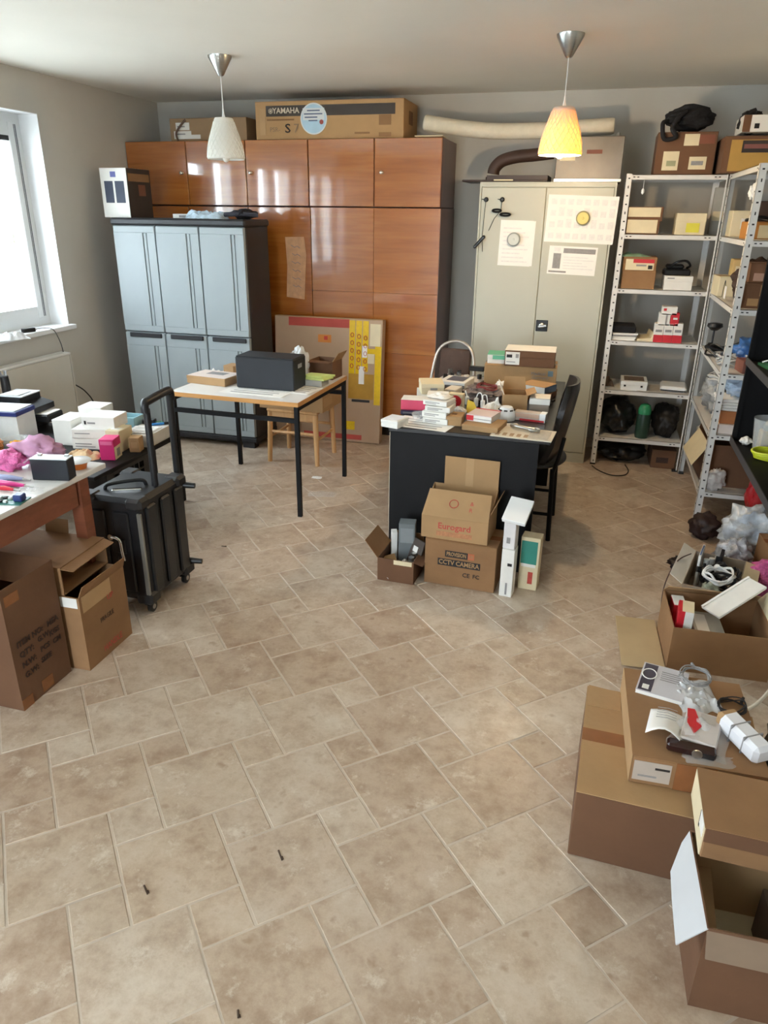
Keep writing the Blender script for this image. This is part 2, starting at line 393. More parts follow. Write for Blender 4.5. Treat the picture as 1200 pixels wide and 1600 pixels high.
# ------------------------------------------------------------------ pendant lamps
def shade_mat(lit):
    m = bpy.data.materials.new('woven_shade_lit' if lit else 'woven_shade'); m.use_nodes = True; n = m.node_tree.nodes; L = m.node_tree.links; p = n['Principled BSDF']
    p.inputs['Base Color'].default_value = (*lin('#efe9dc' if lit else '#f6f5f1'), 1); p.inputs['Roughness'].default_value = .6
    tr = n.new('ShaderNodeBsdfTranslucent'); tr.inputs[0].default_value = (*lin('#f6c644' if lit else '#f0ece2'), 1)
    mx = n.new('ShaderNodeMixShader'); mx.inputs[0].default_value = .30 if lit else .4
    L.new(p.outputs[0], mx.inputs[1]); L.new(tr.outputs[0], mx.inputs[2]); L.new(mx.outputs[0], n['Material Output'].inputs[0])
    return m
def pendant(label, loc, lit):
    t = thing('pendant_lamp', label, 'lamp', loc, 0, 'pendant lamps on the ceiling')
    MB().lathe([(.012,-.105),(.02,-.098),(.068,-.012),(.07,0)], 28).build('canopy', STEEL, t, smooth=40)
    MB().tube([(0,0,-.10),(0,0,-.30)], .0028, 6).build('cord', WHITEPL, t)
    MB().lathe([(.004,-.275),(.006,-.30),(.010,-.32),(.016,-.325),(.016,-.39),(.013,-.40)], 14).build('bulb_socket', WHITEPL, t, smooth=40)
    prof = [(.052,-.325),(.058,-.333),(.063,-.352),(.074,-.385),(.089,-.425),(.101,-.465),(.109,-.505),(.113,-.54),(.112,-.552)]
    sm = shade_mat(lit)
    sh = MB().lathe(prof, 36, cap0=False, cap1=False).build('lamp_shade', sm, t, smooth=60)
    so = sh.modifiers.new('thickness', 'SOLIDIFY'); so.thickness = .003
    MB().lathe([(.016,-.322),(.052,-.326)], 24, cap0=False, cap1=False).build('shade_cap', sm, sh)
    cr = MB(); K = 22                                     # crossing cords woven round the shade
    def at(k): 
        z = -.345 - k*.198
        for (r0, z0), (r1, z1) in zip(prof, prof[1:]):
            if z1 <= z <= z0: return r0+(r1-r0)*(z-z0)/(z1-z0), z
        return prof[-1]
    for s in (-1, 1):
        for i in range(K):
            pts = []
            for q in range(9):
                rr, z = at(q/8); a = 2*math.pi*i/K + s*q/8*1.15; pts.append(((rr+.002)*math.cos(a), (rr+.002)*math.sin(a), z))
            cr.tube(pts, .0016, 4, cap=False)
    for k in range(5): cr.tube([((.0535+.0012*k)*math.cos(a), (.0535+.0012*k)*math.sin(a), -.328-.004*k) for a in [2*math.pi*q/28 for q in range(28)]], .0018, 4, closed=True)
    tag(cr.build('woven_cords', mat('shade_cord', '#ece4d2', .7) if lit else mat('shade_cord_white', '#f3f1ea', .7), sh), kind='stuff')
    bm_ = mat('bulb_lit', '#ffe2a8', .3, emis=20, emcol='#ffd9a0') if lit else mat('bulb_off', '#eeeae0', .25, var=.02)
    MB().lathe([(.012,-.40),(.018,-.42),(.026,-.455),(.029,-.50),(.025,-.54),(.014,-.563),(.004,-.568)], 18).build('bulb', bm_, t, smooth=60)
    if lit:
        l = bpy.data.lights.new('bulb_glow', 'POINT'); l.energy = LAMP_W; l.color = (1.0, .74, .44); l.shadow_soft_size = .03
        o = bpy.data.objects.new('bulb_glow', l); COL.objects.link(o); o.parent = t; o.location = (0,0,-.60)
    return t
LAMP_W = 18
pendant('white woven pendant lamp that is switched off, left of the two', (-2.313, 4.505, ZC), False)
pendant('lit pendant lamp with glowing yellow woven shade, right of the two', (-.287, 4.387, ZC), True)
# ------------------------------------------------------------------ varnished wood wall units
def wood_mat(name, c0, c1, c2, rough=.22, coat=.6, ang=0):
    m = bpy.data.materials.new(name); m.use_nodes = True; n = m.node_tree.nodes; L = m.node_tree.links; p = n['Principled BSDF']
    tc = n.new('ShaderNodeTexCoord'); oi = n.new('ShaderNodeObjectInfo'); mp = n.new('ShaderNodeMapping'); mp.inputs['Scale'].default_value = (.6, 3, 9) if not ang else (9, 3, .6)
    L.new(tc.outputs['Object'], mp.inputs[0])
    cb = n.new('ShaderNodeVectorMath'); cb.operation = 'ADD'; L.new(mp.outputs[0], cb.inputs[0]); L.new(oi.outputs['Location'], cb.inputs[1])
    nz = n.new('ShaderNodeTexNoise'); nz.inputs['Scale'].default_value = 2.4; nz.inputs['Detail'].default_value = 8; nz.inputs['Roughness'].default_value = .6; nz.inputs['Distortion'].default_value = .5
    L.new(cb.outputs[0], nz.inputs[0])
    r = n.new('ShaderNodeValToRGB'); e = r.color_ramp.elements; e.new(.5)
    for q, (ps, c) in zip(e, ((.3, c0), (.5, c1), (.72, c2))): q.position = ps; q.color = (*lin(c), 1)
    L.new(nz.outputs[0], r.inputs[0]); L.new(r.outputs[0], p.inputs['Base Color'])
    n2 = n.new('ShaderNodeTexNoise'); n2.inputs['Scale'].default_value = 1.6; n2.inputs['Detail'].default_value = 2; L.new(tc.outputs['Object'], n2.inputs[0])
    bp = n.new('ShaderNodeBump'); bp.inputs['Strength'].default_value = .10; bp.inputs['Distance'].default_value = .02; L.new(n2.outputs[0], bp.inputs['Height']); L.new(bp.outputs[0], p.inputs['Normal'])
    p.inputs['Roughness'].default_value = rough; p.inputs['Coat Weight'].default_value = coat; p.inputs['Coat Roughness'].default_value = .05; p.inputs['Coat IOR'].default_value = 1.75
    L.new(bp.outputs[0], p.inputs['Coat Normal'])
    return m
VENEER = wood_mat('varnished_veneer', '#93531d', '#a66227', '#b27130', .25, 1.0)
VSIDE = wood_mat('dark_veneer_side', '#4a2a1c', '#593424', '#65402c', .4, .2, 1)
PLINTH = mat('dark_plinth', '#1d1512', .6)
KNOB = mat('knob_metal', '#d8cfc0', .25, metal=1)
def wood_unit(name, label, x0, x1, z0, z1, doors, group, plinth=0, side=True):
    """doors: list of (x0,x1,z0,z1, knob (x,z) or None)"""
    yf, yb = 5.66, 6.19
    t = thing(name, label, 'cabinet', ((x0+x1)/2, yf, z0), 0, group); cx = (x0+x1)/2
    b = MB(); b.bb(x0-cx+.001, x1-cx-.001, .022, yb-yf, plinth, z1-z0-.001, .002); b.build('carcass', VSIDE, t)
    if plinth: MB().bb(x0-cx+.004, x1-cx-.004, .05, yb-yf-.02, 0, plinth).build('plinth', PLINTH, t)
    for (a, c, d, e, k) in doors:
        g_ = .0009 if z0 == 0 and x0 > -2.3 else .003
        dm = MB().bb(-(c-a)/2+g_, (c-a)/2-g_, 0, .02, g_, e-d-g_, min(.0025, g_)).build('door', VENEER, t, ((a+c)/2-cx, 0, d-z0))
        if k:
            MB().lathe([(.012,0),(.006,.006),(.006,.014),(.013,.02),(.013,.026),(.008,.03)], 14, m=Matrix.Rotation(R(90), 4, 'X')).build('knob', KNOB, dm, (k[0]-(a+c)/2, 0, k[1]-d), smooth=40)
    return t
UP, DN = 2.25, 1.785
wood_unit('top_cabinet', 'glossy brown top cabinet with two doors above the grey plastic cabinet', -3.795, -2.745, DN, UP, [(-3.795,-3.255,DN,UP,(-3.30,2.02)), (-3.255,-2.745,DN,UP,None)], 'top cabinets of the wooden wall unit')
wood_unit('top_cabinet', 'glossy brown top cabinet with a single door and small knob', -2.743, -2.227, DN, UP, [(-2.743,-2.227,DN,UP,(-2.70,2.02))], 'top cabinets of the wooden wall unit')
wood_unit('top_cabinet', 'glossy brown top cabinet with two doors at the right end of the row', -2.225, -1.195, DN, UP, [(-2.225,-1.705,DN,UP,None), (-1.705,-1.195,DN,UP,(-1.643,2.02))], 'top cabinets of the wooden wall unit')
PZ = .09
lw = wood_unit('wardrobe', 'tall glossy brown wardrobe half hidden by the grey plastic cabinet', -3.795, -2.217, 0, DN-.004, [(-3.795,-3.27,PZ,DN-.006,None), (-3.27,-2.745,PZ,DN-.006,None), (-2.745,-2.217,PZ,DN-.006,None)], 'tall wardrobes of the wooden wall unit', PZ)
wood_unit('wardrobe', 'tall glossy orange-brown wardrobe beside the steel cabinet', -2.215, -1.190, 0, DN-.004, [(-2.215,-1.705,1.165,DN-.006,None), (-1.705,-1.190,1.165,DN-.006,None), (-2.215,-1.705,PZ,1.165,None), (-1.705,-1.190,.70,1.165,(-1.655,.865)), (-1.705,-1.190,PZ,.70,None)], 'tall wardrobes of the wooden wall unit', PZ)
# strip of old paper taped on the left wardrobe
tp = thing('paper_strip', 'torn strip of handwritten paper stuck to the wardrobe door', 'paper', (-2.355, 5.658, 1.33))
MB().prism([(-.085,-.225),(.07,-.24),(.095,.1),(.08,.235),(-.08,.23),(-.07,.02)], .0015, Matrix.Rotation(R(90),4,'X')).build('sheet', mat('old_paper', '#c99a72', .6, var=.15, scale=20), tp)
for k in range(6): MB().tube([(-.03+.005*(k%2), -.003, .17-k*.06), (0, -.003, .155-k*.06), (.02, -.003, .165-k*.06), (.045, -.003, .15-k*.06)], .0022, 5).build('handwriting', GREYP, tp)

# ------------------------------------------------------------------ grey plastic utility cabinet
GREYDOOR = mat('light_grey_plastic', '#97a0a3', .42, var=.03, scale=4, bump=.03, bscale=200)
DARKPL = mat('charcoal_plastic', '#25262a', .5, var=.1)
x0, x1, yf, D = -3.545, -2.47, 5.01, .40
uc = thing('utility_cabinet', 'light grey plastic utility cabinet with charcoal frame and three door columns', 'cabinet', ((x0+x1)/2, yf, 0)); W = x1-x0
b = MB(); b.bb(-W/2, W/2, .03, D, .03, 1.64, .004); b.build('carcass', DARKPL, uc)
MB().bb(-W/2-.012, W/2+.012, -.012, D+.01, 1.64, 1.69, .012).build('top_panel', DARKPL, uc)
MB().bb(-W/2-.005, W/2+.005, 0, D, .05, .085, .004).build('base_panel', DARKPL, uc)
for sx in (-1, 1):
    for sy in (.05, D-.05): MB().bb(sx*(W/2-.07)-.05, sx*(W/2-.07)+.05, sy-.04, sy+.04, 0, .05).build('foot', DARKPL, uc)
for k in range(3):
    cw = W/3; cx = -W/2+cw*(k+.5)
    for (za, zb, up) in ((.09, .862, 0), (.868, 1.638, 1)):
        q = MB(); h = zb-za
        q.bb(-cw/2+.004, cw/2-.004, .008, .03, 0, h, .004)
        zt_ = h-.05 if up else h-.10
        q.bb(-cw/2+.006, cw/2-.006, -.004, .01, zt_, h-.004, .003).bb(-cw/2+.006, cw/2-.006, -.004, .01, .004, .05, .003)
        q.bb(-cw/2+.006, cw/2-.108, -.004, .01, .0495, zt_+.0005).bb(cw/2-.070, cw/2-.006, -.004, .01, .0495, zt_+.0005)
        q.bb(cw/2-.100, cw/2-.078, -.001, .01, .0495, zt_+.0005, .003)
        dr = q.build('door', GREYDOOR, uc, (cx, 0, za))
        if not up:
            s = 1 if k == 0 else -1
            MB().bb(-cw*.36, cw*.42, -.016, .0, h-.035, h-.002, .004).build('handle', DARKPL, dr)

# ------------------------------------------------------------------ steel cabinet
GREYSTEEL = mat('grey_green_steel_paint', '#b3b2a3', .42, var=.025, scale=3)
mx0, mx1, my, mh = -.875, .035, 5.45, 1.95
ms = thing('steel_cabinet', 'tall pale grey-green two-door steel cabinet with papers on the doors', 'cabinet', ((mx0+mx1)/2, my, 0)); W = mx1-mx0
MB().bb(-W/2, W/2, .02, .42, .0, mh, .002).bb(-W/2, W/2, 0, .02, mh-.03, mh).bb(-W/2, W/2, 0, .02, 0, .075).bb(-W/2, -W/2+.012, 0, .02, .075, mh-.03).bb(W/2-.012, W/2, 0, .02, .075, mh-.03).build('carcass', GREYSTEEL, ms)
for s in (-1, 1):
    xa, xb = (-W/2+.014, -.002) if s < 0 else (.002, W/2-.014)
    d = MB().bb(-(xb-xa)/2, (xb-xa)/2, 0, .018, .08, mh-.034, .003).build('door', GREYSTEEL, ms, ((xa+xb)/2, 0, 0))
    if s > 0:
        hp = MB().bb(-.042, .042, -.006, 0, -.04, .04, .003).build('handle_plate', BLACKPL, d, (-(xb-xa)/2+.048, 0, 1.005))
        MB().lathe([(.02,0),(.019,.012),(.012,.016)], 16, m=Matrix.Rotation(R(90),4,'X'), c=(0,-.006,0)).box((.006,-.024,0), (.062,.014,.018), (0,R(-12),0), .004).build('turn_knob', STEEL, hp, smooth=40)
def sheet_on_cab(label, cx, cz, w, h, rz, prints, cat='paper', n=1):
    t = thing('paper_sheet', label, cat, (cx, my-.0012, cz), rot=(0, rz, 0))
    for k in range(n): MB().bb(-w/2+k*.016, w/2+k*.016, -.0008-.0004*(n-k), -.0004*(n-k), -h/2+k*.003, h/2-k*.002).build('sheet', PAPER, t)
    for (a, b, c, d, mm) in prints:
        MB().bb(-w/2+a*w, -w/2+b*w, -.0030, -.0015, -h/2+c*h, -h/2+d*h).build('printed_panel', mm, t)
    return t
GP = mat('grey_print_pale', '#bdbbc0', .7, var=.12, scale=60)
def lines(x0, x1, z0, z1, n, mm, f=.35):
    s = (z1-z0)/n; return [(x0, x1-(.12*((k*7)%3)), z0+k*s, z0+k*s+s*f, mm) for k in range(n)]
PALE = mat('pale_print', '#dddbd9', .7, var=.06, scale=60)
sheet_on_cab('portrait paper sheet held by a grey magnet on the left steel door', -.604, 1.558, .225, .30, R(1), lines(.1,.9,.08,.9,9,PALE), n=2)
sheet_on_cab('large faintly printed drawing held by a yellow magnet on the steel door', -.175, 1.718, .46, .30, R(1.5), [(.05+.12*i, .13+.12*i, .08+.24*j, .2+.24*j+.03*((i*j)%3), PALE) for i in range(8) for j in range(4)])
sheet_on_cab('landscape certificate sheet with grey bars on the right steel door', -.205, 1.453, .325, .185, R(1.5), [(.3,.96,.76,.93,GREYP), (.1,.26,.2,.74,GREYP), (.1,.24,.8,.95,PALE)]+lines(.32,.95,.2,.7,5,PALE)+[(.03,.4,.06,.12,GREYP)])
def magnet(label, cx, cz, c1, c2):
    t = thing('round_magnet', label, 'magnet', (cx, my-.004, cz)); rx = Matrix.Rotation(R(90),4,'X')
    MB().lathe([(.044,0),(.046,.004),(.046,.018),(.042,.021)], 28, m=rx).build('rim', c1, t, smooth=40)
    MB().lathe([(.038,.0205),(.037,.0235)], 28, m=rx).lathe([(.008,.0235),(.006,.026)], 12, m=rx).build('face_disc', c2, t, smooth=40)
magnet('round grey magnet on the sheet of the left steel door', -.616, 1.584, flat('#8f9493'), flat('#c3c6c2'))
magnet('round yellow magnet on the drawing of the right steel door', -.162, 1.727, flat('#8d8560'), flat('#d9c779'))
def hook(label, x, z, bob):
    t = thing('cable_hook', label, 'cable', (x, my-.003, z))
    MB().lathe([(.016,0),(.016,.008),(.010,.014)], 16, m=Matrix.Rotation(R(90),4,'X')).tube([(-.03,-.008,.002),(0,-.008,0)], .003, 6).build('suction_hook', BLACKPL, t, smooth=40)
    return t
h1 = hook('thin black antenna cable hanging from the left hook on the steel cabinet', -.826, 1.838, 0)
MB().tube([(0,-.012,0),(-.006,-.012,-.1),(-.012,-.012,-.24),(-.004,-.012,-.34)], .0022, 6).build('cable', BLACKPL, h1)
MB().box((-.03,-.016,-.275), (.022,.02,.11), (0,R(42),0), .006).build('cable_bundle', BLACKPL, h1)
h2 = hook('short black coiled cable hanging from the right hook on the steel cabinet', -.715, 1.839, 0)
MB().tube([(0,-.012,0),(-.003,-.012,-.07),(-.045,-.012,-.12),(-.08,-.012,-.2)], .0022, 6).build('cable', BLACKPL, h2)
q = MB()
for s, rr in ((-1,.03),(1,.035)):
    for k in range(4): q.tube([(s*.03+rr*(1+.04*k)*math.cos(a)*.9, -.014-.004*k, -.083+.009*math.sin(a)-.012*s) for a in [2*math.pi*i/16 for i in range(16)]], .0065, 6, closed=True)
q.build('cable_bundle', BLACKPL, h2)

# ------------------------------------------------------------------ slotted steel shelving
WSTEEL = mat('white_steel_enamel', '#d5d3cf', .4, var=.04, scale=10)
HOLE = mat('slot_shadow', '#2a2827', .8)
SZ = [.22, .575, .928, 1.28, 1.632, 1.995]
def post_mesh():
    b = MB(); t = .0016; w = .036
    b.bb(0, w, 0, t, 0, 2.0).bb(0, t, 0, w, 0, 2.0)
    return b
def slots_mesh(face):
    b = MB(); w = .036
    for k in range(38):
        z = .04+k*.0515
        if face == 'y':
            if k % 2: b.bb(.012, .024, -.0006, .0002, z-.004, z+.004)
            else: b.bb(.015, .021, -.0006, .0002, z-.009, z+.009)
        else:
            if k % 2: b.bb(-.0006, .0002, .012, .024, z-.004, z+.004)
            else: b.bb(-.0006, .0002, .015, .021, z-.009, z+.009)
    return b
def shelving(label, loc, W, D, group):
    """origin = front left corner at the floor; x along the width, y towards the wall"""
    t = thing('shelving_unit', label, 'shelf', loc, 0, group)
    for (cx, cy, sx, sy) in ((0,0,1,1), (W,0,-1,1), (0,D,1,-1), (W,D,-1,-1)):
        p = MB(); w, th = .036, .0016; wx = .010 if (W > D and sx < 0 and sy > 0) else w
        p.bb(*sorted((cx, cx+sx*wx)), *sorted((cy, cy+sy*th)), 0, 2.0).bb(*sorted((cx, cx+sx*th)), *sorted((cy, cy+sy*w)), 0, 2.0)
        po = p.build('post', WSTEEL, t)
        q = MB()
        for k in range(38):
            z = .03+k*.0525; a, b2 = (.006, .004) if k % 3 else (.003, .008)
            yo = cy-sy*.0004
            if wx == w: q.bb(cx+sx*.02-a, cx+sx*.02+a, yo-.0005, yo+.0005, z-b2, z+b2)
            xo = cx-sx*.0004; q.bb(xo-.0005, xo+.0005, cy+sy*.02-a, cy+sy*.02+a, z-b2, z+b2)
        tag(q.build('slot_holes', HOLE, po), kind='stuff')
        MB().bb(*sorted((cx-sx*.002, cx+sx*w)), *sorted((cy-sy*.002, cy+sy*w)), 0, .012).build('foot_cap', BLACKPL, po)
    for z in SZ:
        s = MB(); e = .0025
        s.bb(e, W-e, e, D-e, z-.003, z, 0).bb(e, W-e, e, e+.0015, z-.03, z).bb(e, W-e, D-e-.0015, D-e, z-.03, z).bb(e, e+.0015, e, D-e, z-.03, z).bb(W-e-.0015, W-e, e, D-e, z-.03, z)
        so = s.build('shelf', WSTEEL, t)
        q = MB()
        for x in (.05, .075, W-.075, W-.05): q.bb(x-.006, x+.006, .0015, .0024, z-.018, z-.012)
        for y in (.05, .075, D-.075, D-.05): q.bb(.0015, .0024, y-.006, y+.006, z-.018, z-.012)
        tag(q.build('slot_holes', HOLE, so), kind='stuff')
    return t
SY, SX = 5.455, .712
shelving('white slotted steel shelving unit against the back wall beside the steel cabinet', (.085, SY, 0), .62, .42, 'white slotted steel shelving units')
shelving('white slotted steel shelving unit standing along the right wall', (SX, 4.43, 0), .42, 1.02, 'white slotted steel shelving units')

# ------------------------------------------------------------------ tables and desk
TTOP = mat('white_laminate', '#dcdad6', .35, var=.03, scale=5)
TEDGE = wood_mat('beech_edge', '#b0793f', '#c38d50', '#cf9c60', .45, .1)
TZ = .72
tb_ = thing('steel_leg_table', 'white topped table with beech edge and thin black square legs', 'table', (-2.02, 4.235, 0), R(-1.5))
W, D = .86, .82
MB().bb(-W/2+.004, W/2-.004, -D/2+.004, D/2-.004, TZ-.025, TZ).build('table_top', TTOP, tb_)
e = MB(); e.bb(-W/2, W/2, -D/2, -D/2+.004, TZ-.026, TZ-.0005).bb(-W/2, W/2, D/2-.004, D/2, TZ-.026, TZ-.0005).bb(-W/2, -W/2+.004, -D/2, D/2, TZ-.026, TZ-.0005).bb(W/2-.004, W/2, -D/2, D/2, TZ-.026, TZ-.0005); e.build('edge_band', TEDGE, tb_)
for sx in (-1,1):
    for sy in (-1,1): MB().bb(sx*(W/2-.018)-.0125, sx*(W/2-.018)+.0125, sy*(D/2-.018)-.0125, sy*(D/2-.018)+.0125, 0, TZ-.026).build('leg', BLACK, tb_)
for s in (-1,1):
    MB().bb(-W/2+.03, W/2-.03, s*(D/2-.018)-.0125, s*(D/2-.018)+.0125, TZ-.126, TZ-.101).build('rail', BLACK, tb_)
    MB().bb(s*(W/2-.018)-.0125, s*(W/2-.018)+.0125, -D/2+.03, D/2-.03, TZ-.052, TZ-.027).build('rail', BLACK, tb_)

DZ = .73
dk = thing('black_desk', 'black desk heaped with small boxes and parts in the middle of the room', 'desk', (-.55, 4.17, 0))
W, D = .80, 1.40
MB().bb(-W/2-.008, W/2+.008, -D/2-.008, D/2+.008, DZ-.022, DZ, .003).build('desk_top', mat('black_laminate', '#1b1a1c', .3, var=.2), dk)
MB().bb(-W/2, W/2-.045, -D/2, -D/2+.018, .0, DZ-.022).build('front_panel', BLACK, dk)
MB().bb(-W/2, W/2-.045, D/2-.018, D/2, 0, DZ-.022).build('back_panel', BLACK, dk)
MB().bb(-W/2, -W/2+.018, -D/2+.018, D/2-.018, .25, DZ-.022).build('side_panel', BLACK, dk)
MB().bb(-W/2-.003, -W/2, -D/2, -D/2+.018, .0, DZ-.03).build('edge_band', mat('pale_edge', '#b7aa97', .5), dk)

LTZ = .74
WOODR = wood_mat('reddish_table_wood', '#6b3a24', '#7d4630', '#8a5238', .45, .15)
lt = thing('work_table', 'white topped wooden work table by the left wall covered with parts', 'table', (-2.37, 1.70, 0))
W, D = .85, 1.60
MB().bb(-W/2, W/2, -D/2, D/2, LTZ-.022, LTZ, .003).build('table_top', mat('work_top_laminate', '#d6d4d0', .3, var=.05, scale=6), lt)
for s in (-1,1):
    MB().bb(s*(W/2-.03)-.012, s*(W/2-.03)+.012, -D/2+.08, D/2-.18, LTZ-.13, LTZ-.022).build('apron', WOODR, lt)
    MB().bb(-W/2+.06, W/2-.07, s*(D/2-.045)-.012-(.1 if s > 0 else 0), s*(D/2-.045)+.012-(.1 if s > 0 else 0), LTZ-.13, LTZ-.022).build('apron', WOODR, lt)
for sx in (-1,1):
    for sy in (-1,1):
        MB().prism([(-.027,-.027),(.027,-.027),(.027,.027),(-.027,.027)], LTZ-.022, Matrix.Translation((sx*(W/2-.035), sy*(D/2-.045)-(.10 if sy > 0 else 0), 0))).build('leg', WOODR, lt)
BTZ = .46
bt = thing('low_black_table', 'low black table holding white and blue boxes behind the trolley case', 'table', (-3.01, 3.385, 0))
W, D = 1.22, .81
MB().bb(-W/2, W/2, -D/2, D/2, BTZ-.022, BTZ, .003).build('table_top', BLACK, bt)
for sx in (-1,1):
    for sy in (-1,1): MB().bb(sx*(W/2-.16)-.016, sx*(W/2-.16)+.016, sy*(D/2-.05)-.016, sy*(D/2-.05)+.016, 0, BTZ-.022).build('leg', BLACK, bt)
for s in (-1,1): MB().bb(s*(W/2-.16)-.01, s*(W/2-.16)+.01, -D/2+.07, D/2-.07, BTZ-.055, BTZ-.022).build('rail', BLACK, bt)
# ------------------------------------------------------------------ box, bag and cable builders
FACE = {'F': (R(90),0,0), 'T': (0,0,0), 'R': (R(90),0,R(90)), 'L': (R(90),0,R(-90)), 'B': (R(90),0,R(180))}
def on_face(f, u, v, dims, off=.0006):
    w, d, h = dims
    return {'F': (-w/2+u*w, -d/2-off, v*h), 'T': (-w/2+u*w, -d/2+v*d, h+off), 'R': (w/2+off, -d/2+u*d, v*h), 'L': (-w/2-off, d/2-u*d, v*h), 'B': (w/2-u*w, d/2+off, v*h)}[f]
def face_size(f, dims): w, d, h = dims; return {'F': (w,h), 'B': (w,h), 'T': (w,d), 'R': (d,h), 'L': (d,h)}[f]
def prints_on(root, dims, prints, texts):
    for i_, p in enumerate(prints):
        f, u0, v0, u1, v1, mm = p[:6]; fs = face_size(f, dims); a, b = (u1-u0)*fs[0], (v1-v0)*fs[1]
        o = MB().bb(-a/2, a/2, -b/2, b/2, -.0004, .0007).build(p[6] if len(p) > 6 else 'label', mm, root, on_face(f, (u0+u1)/2, (v0+v1)/2, dims, .0006+.0004*i_), rot=FACE[f])
    for t in texts:
        f, u, v, s, body, mm = t[:6]
        text(body, s, mm, root, on_face(f, u, v, dims, .0014+.0004*len(prints)), FACE[f], sx=t[6] if len(t) > 6 else 1, bold=t[7] if len(t) > 7 else 0)
def front(fl, fr, z, d):
    """photo pixels of the two lower front corners on the level z -> centre of the base, turn, width"""
    a, b = gz(*fl, z), gz(*fr, z); e = b-a; w = e.length; rz = math.atan2(e.y, e.x); n = Vector((-math.sin(rz), math.cos(rz), 0))
    c = (a+b)/2 + n*(d/2); return (c.x, c.y, z), rz, w
def pbox(name, label, cat, loc, rz, dims, m, top='tuck', prints=(), texts=(), group=None, rot=None, tapem=None):
    w, d, h = dims
    t = thing(name, label, cat, loc, rz, group, rot)
    bv = min(.0025, h*.1, w*.05)
    if top == 'lid':
        hl = h*.42
        MB().bb(-w/2+.0015, w/2-.0015, -d/2+.0015, d/2-.0015, 0, h-.002, bv).build('body', m, t)
        MB().bb(-w/2, w/2, -d/2, d/2, h-hl, h, bv).build('lid', m, t)
    else:
        MB().bb(-w/2, w/2, -d/2, d/2, 0, h-.0015, bv).build('body', m, t)
        if top == 'flaps':
            for s in (-1, 1): MB().bb(-w/2, w/2, *sorted((s*.0015, s*d/2)), h-.0015, h+.0004).build('flap', m, t)
            MB().bb(-w/2-.0005, w/2+.0005, -min(.024, d*.12), min(.024, d*.12), h+.0004, h+.0009).build('tape', tapem or TAPE, t)
        else:
            MB().bb(-w/2+.001, w/2-.001, -d/2-.0003, d/2-.002, h-.0015, h).build('lid_flap', m, t)
    prints_on(t, dims, prints, texts)
    return t
def open_box(name, label, cat, loc, rz, dims, m, flaps=(), prints=(), texts=(), inside=None, group=None, rot=None, th=.004):
    w, d, h = dims; t = thing(name, label, cat, loc, rz, group, rot)
    b = MB(); b.bb(-w/2, w/2, -d/2, -d/2+th, 0, h).bb(-w/2, w/2, d/2-th, d/2, 0, h).bb(-w/2, -w/2+th, -d/2+th, d/2-th, 0, h).bb(w/2-th, w/2, -d/2+th, d/2-th, 0, h).bb(-w/2+th, w/2-th, -d/2+th, d/2-th, 0, th)
    body = b.build('body', m, t)
    for f in flaps:
        side, ln, an = f[:3]; mm = f[3] if len(f) > 3 else m; k = f[4] if len(f) > 4 else .008
        L_ = w if side in 'FB' else d
        q = MB(); q.prism([(-L_/2, 0), (L_/2, 0), (L_/2-k, ln), (-L_/2+k, ln)], .003)
        base = {'F': (Matrix.Translation((0,-d/2+.001,h)), 0), 'B': (Matrix.Translation((0,d/2-.001,h)), 180), 'R': (Matrix.Translation((w/2-.001,0,h)), 90), 'L': (Matrix.Translation((-w/2+.001,0,h)), -90)}[side]
        o = q.build('flap', mm, t); o.matrix_local = base[0] @ Matrix.Rotation(R(base[1]), 4, 'Z') @ Matrix.Rotation(R(90+an), 4, 'X')
    prints_on(t, dims, prints, texts)
    return t
def spline(pts, n=8, closed=False):
    P = [Vector(p) for p in pts]; out = []; N = len(P)
    for i in range(N if closed else N-1):
        g = (lambda k: P[k % N]) if closed else (lambda k: P[min(max(k,0),N-1)])
        a, b, c, d = g(i-1), g(i), g(i+1), g(i+2)
        for k in range(n):
            t = k/n; out.append(.5*((2*b)+(c-a)*t+(2*a-5*b+4*c-d)*t*t+(3*b-a-3*c+d)*t**3))
    if not closed: out.append(P[-1])
    return out
def cable(name, label, pts, r, m, plug=None, group=None, closed=False):
    b = Vector(pts[0]); t = thing(name, label, 'cable', b, 0, group); sp = [p-b for p in spline(pts, closed=closed)]
    MB().tube(sp, r, 7, closed=closed).build('cable', m, t, smooth=60)
    if plug:
        e = sp[-1]; dr = (sp[-1]-sp[-2]).normalized(); MB().tube([e, e+dr*plug], [r*2.6, r*2.2], 8).build('plug', m, t, smooth=40)
    return t
def coil(name, label, loc, rad, r, m, turns=5, seed=0, h=.02, squash=.8, rot=None, plug=True):
    rr = random.Random(seed); t = thing(name, label, 'cable', loc, rr.random()*3, rot=rot); pts = []
    for k in range(turns*8+1):
        a = k/8*2*math.pi; q = rad*(.75+.25*rr.random()); pts.append((q*math.cos(a), q*squash*math.sin(a), r+h*rr.random()))
    sp = spline(pts, 3); MB().tube(sp, r, 5).build('cable', m, t, smooth=60)
    if plug: MB().tube([sp[-1], sp[-1]+Vector((.02,.01,.004))], r*2.2, 8).build('plug', m, t, smooth=40)
    return t
def bag(name, label, cat, loc, rz, size, m, seed=1, kind='blob', amp=.3, freq=2.4, crease=.25, neck=None, group=None):
    t = thing(name, label, cat, loc, rz, group)
    if kind == 'blob': MB().blob(size, seed, amp, freq, 4, crease=crease).build('bag_body', m, t, smooth=70)
    else: MB().crumple(*size, seed=seed, nx=22, ny=18).build('bag_film', m, t, smooth=35)
    if neck:
        MB().tube([(0,0,size[2]*.86),(neck[0]*.5,neck[1]*.5,size[2]+neck[2]*.4),(neck[0],neck[1],size[2]+neck[2])], [.012,.007,.018], 9).build('knot', m, t, smooth=60)
    return t
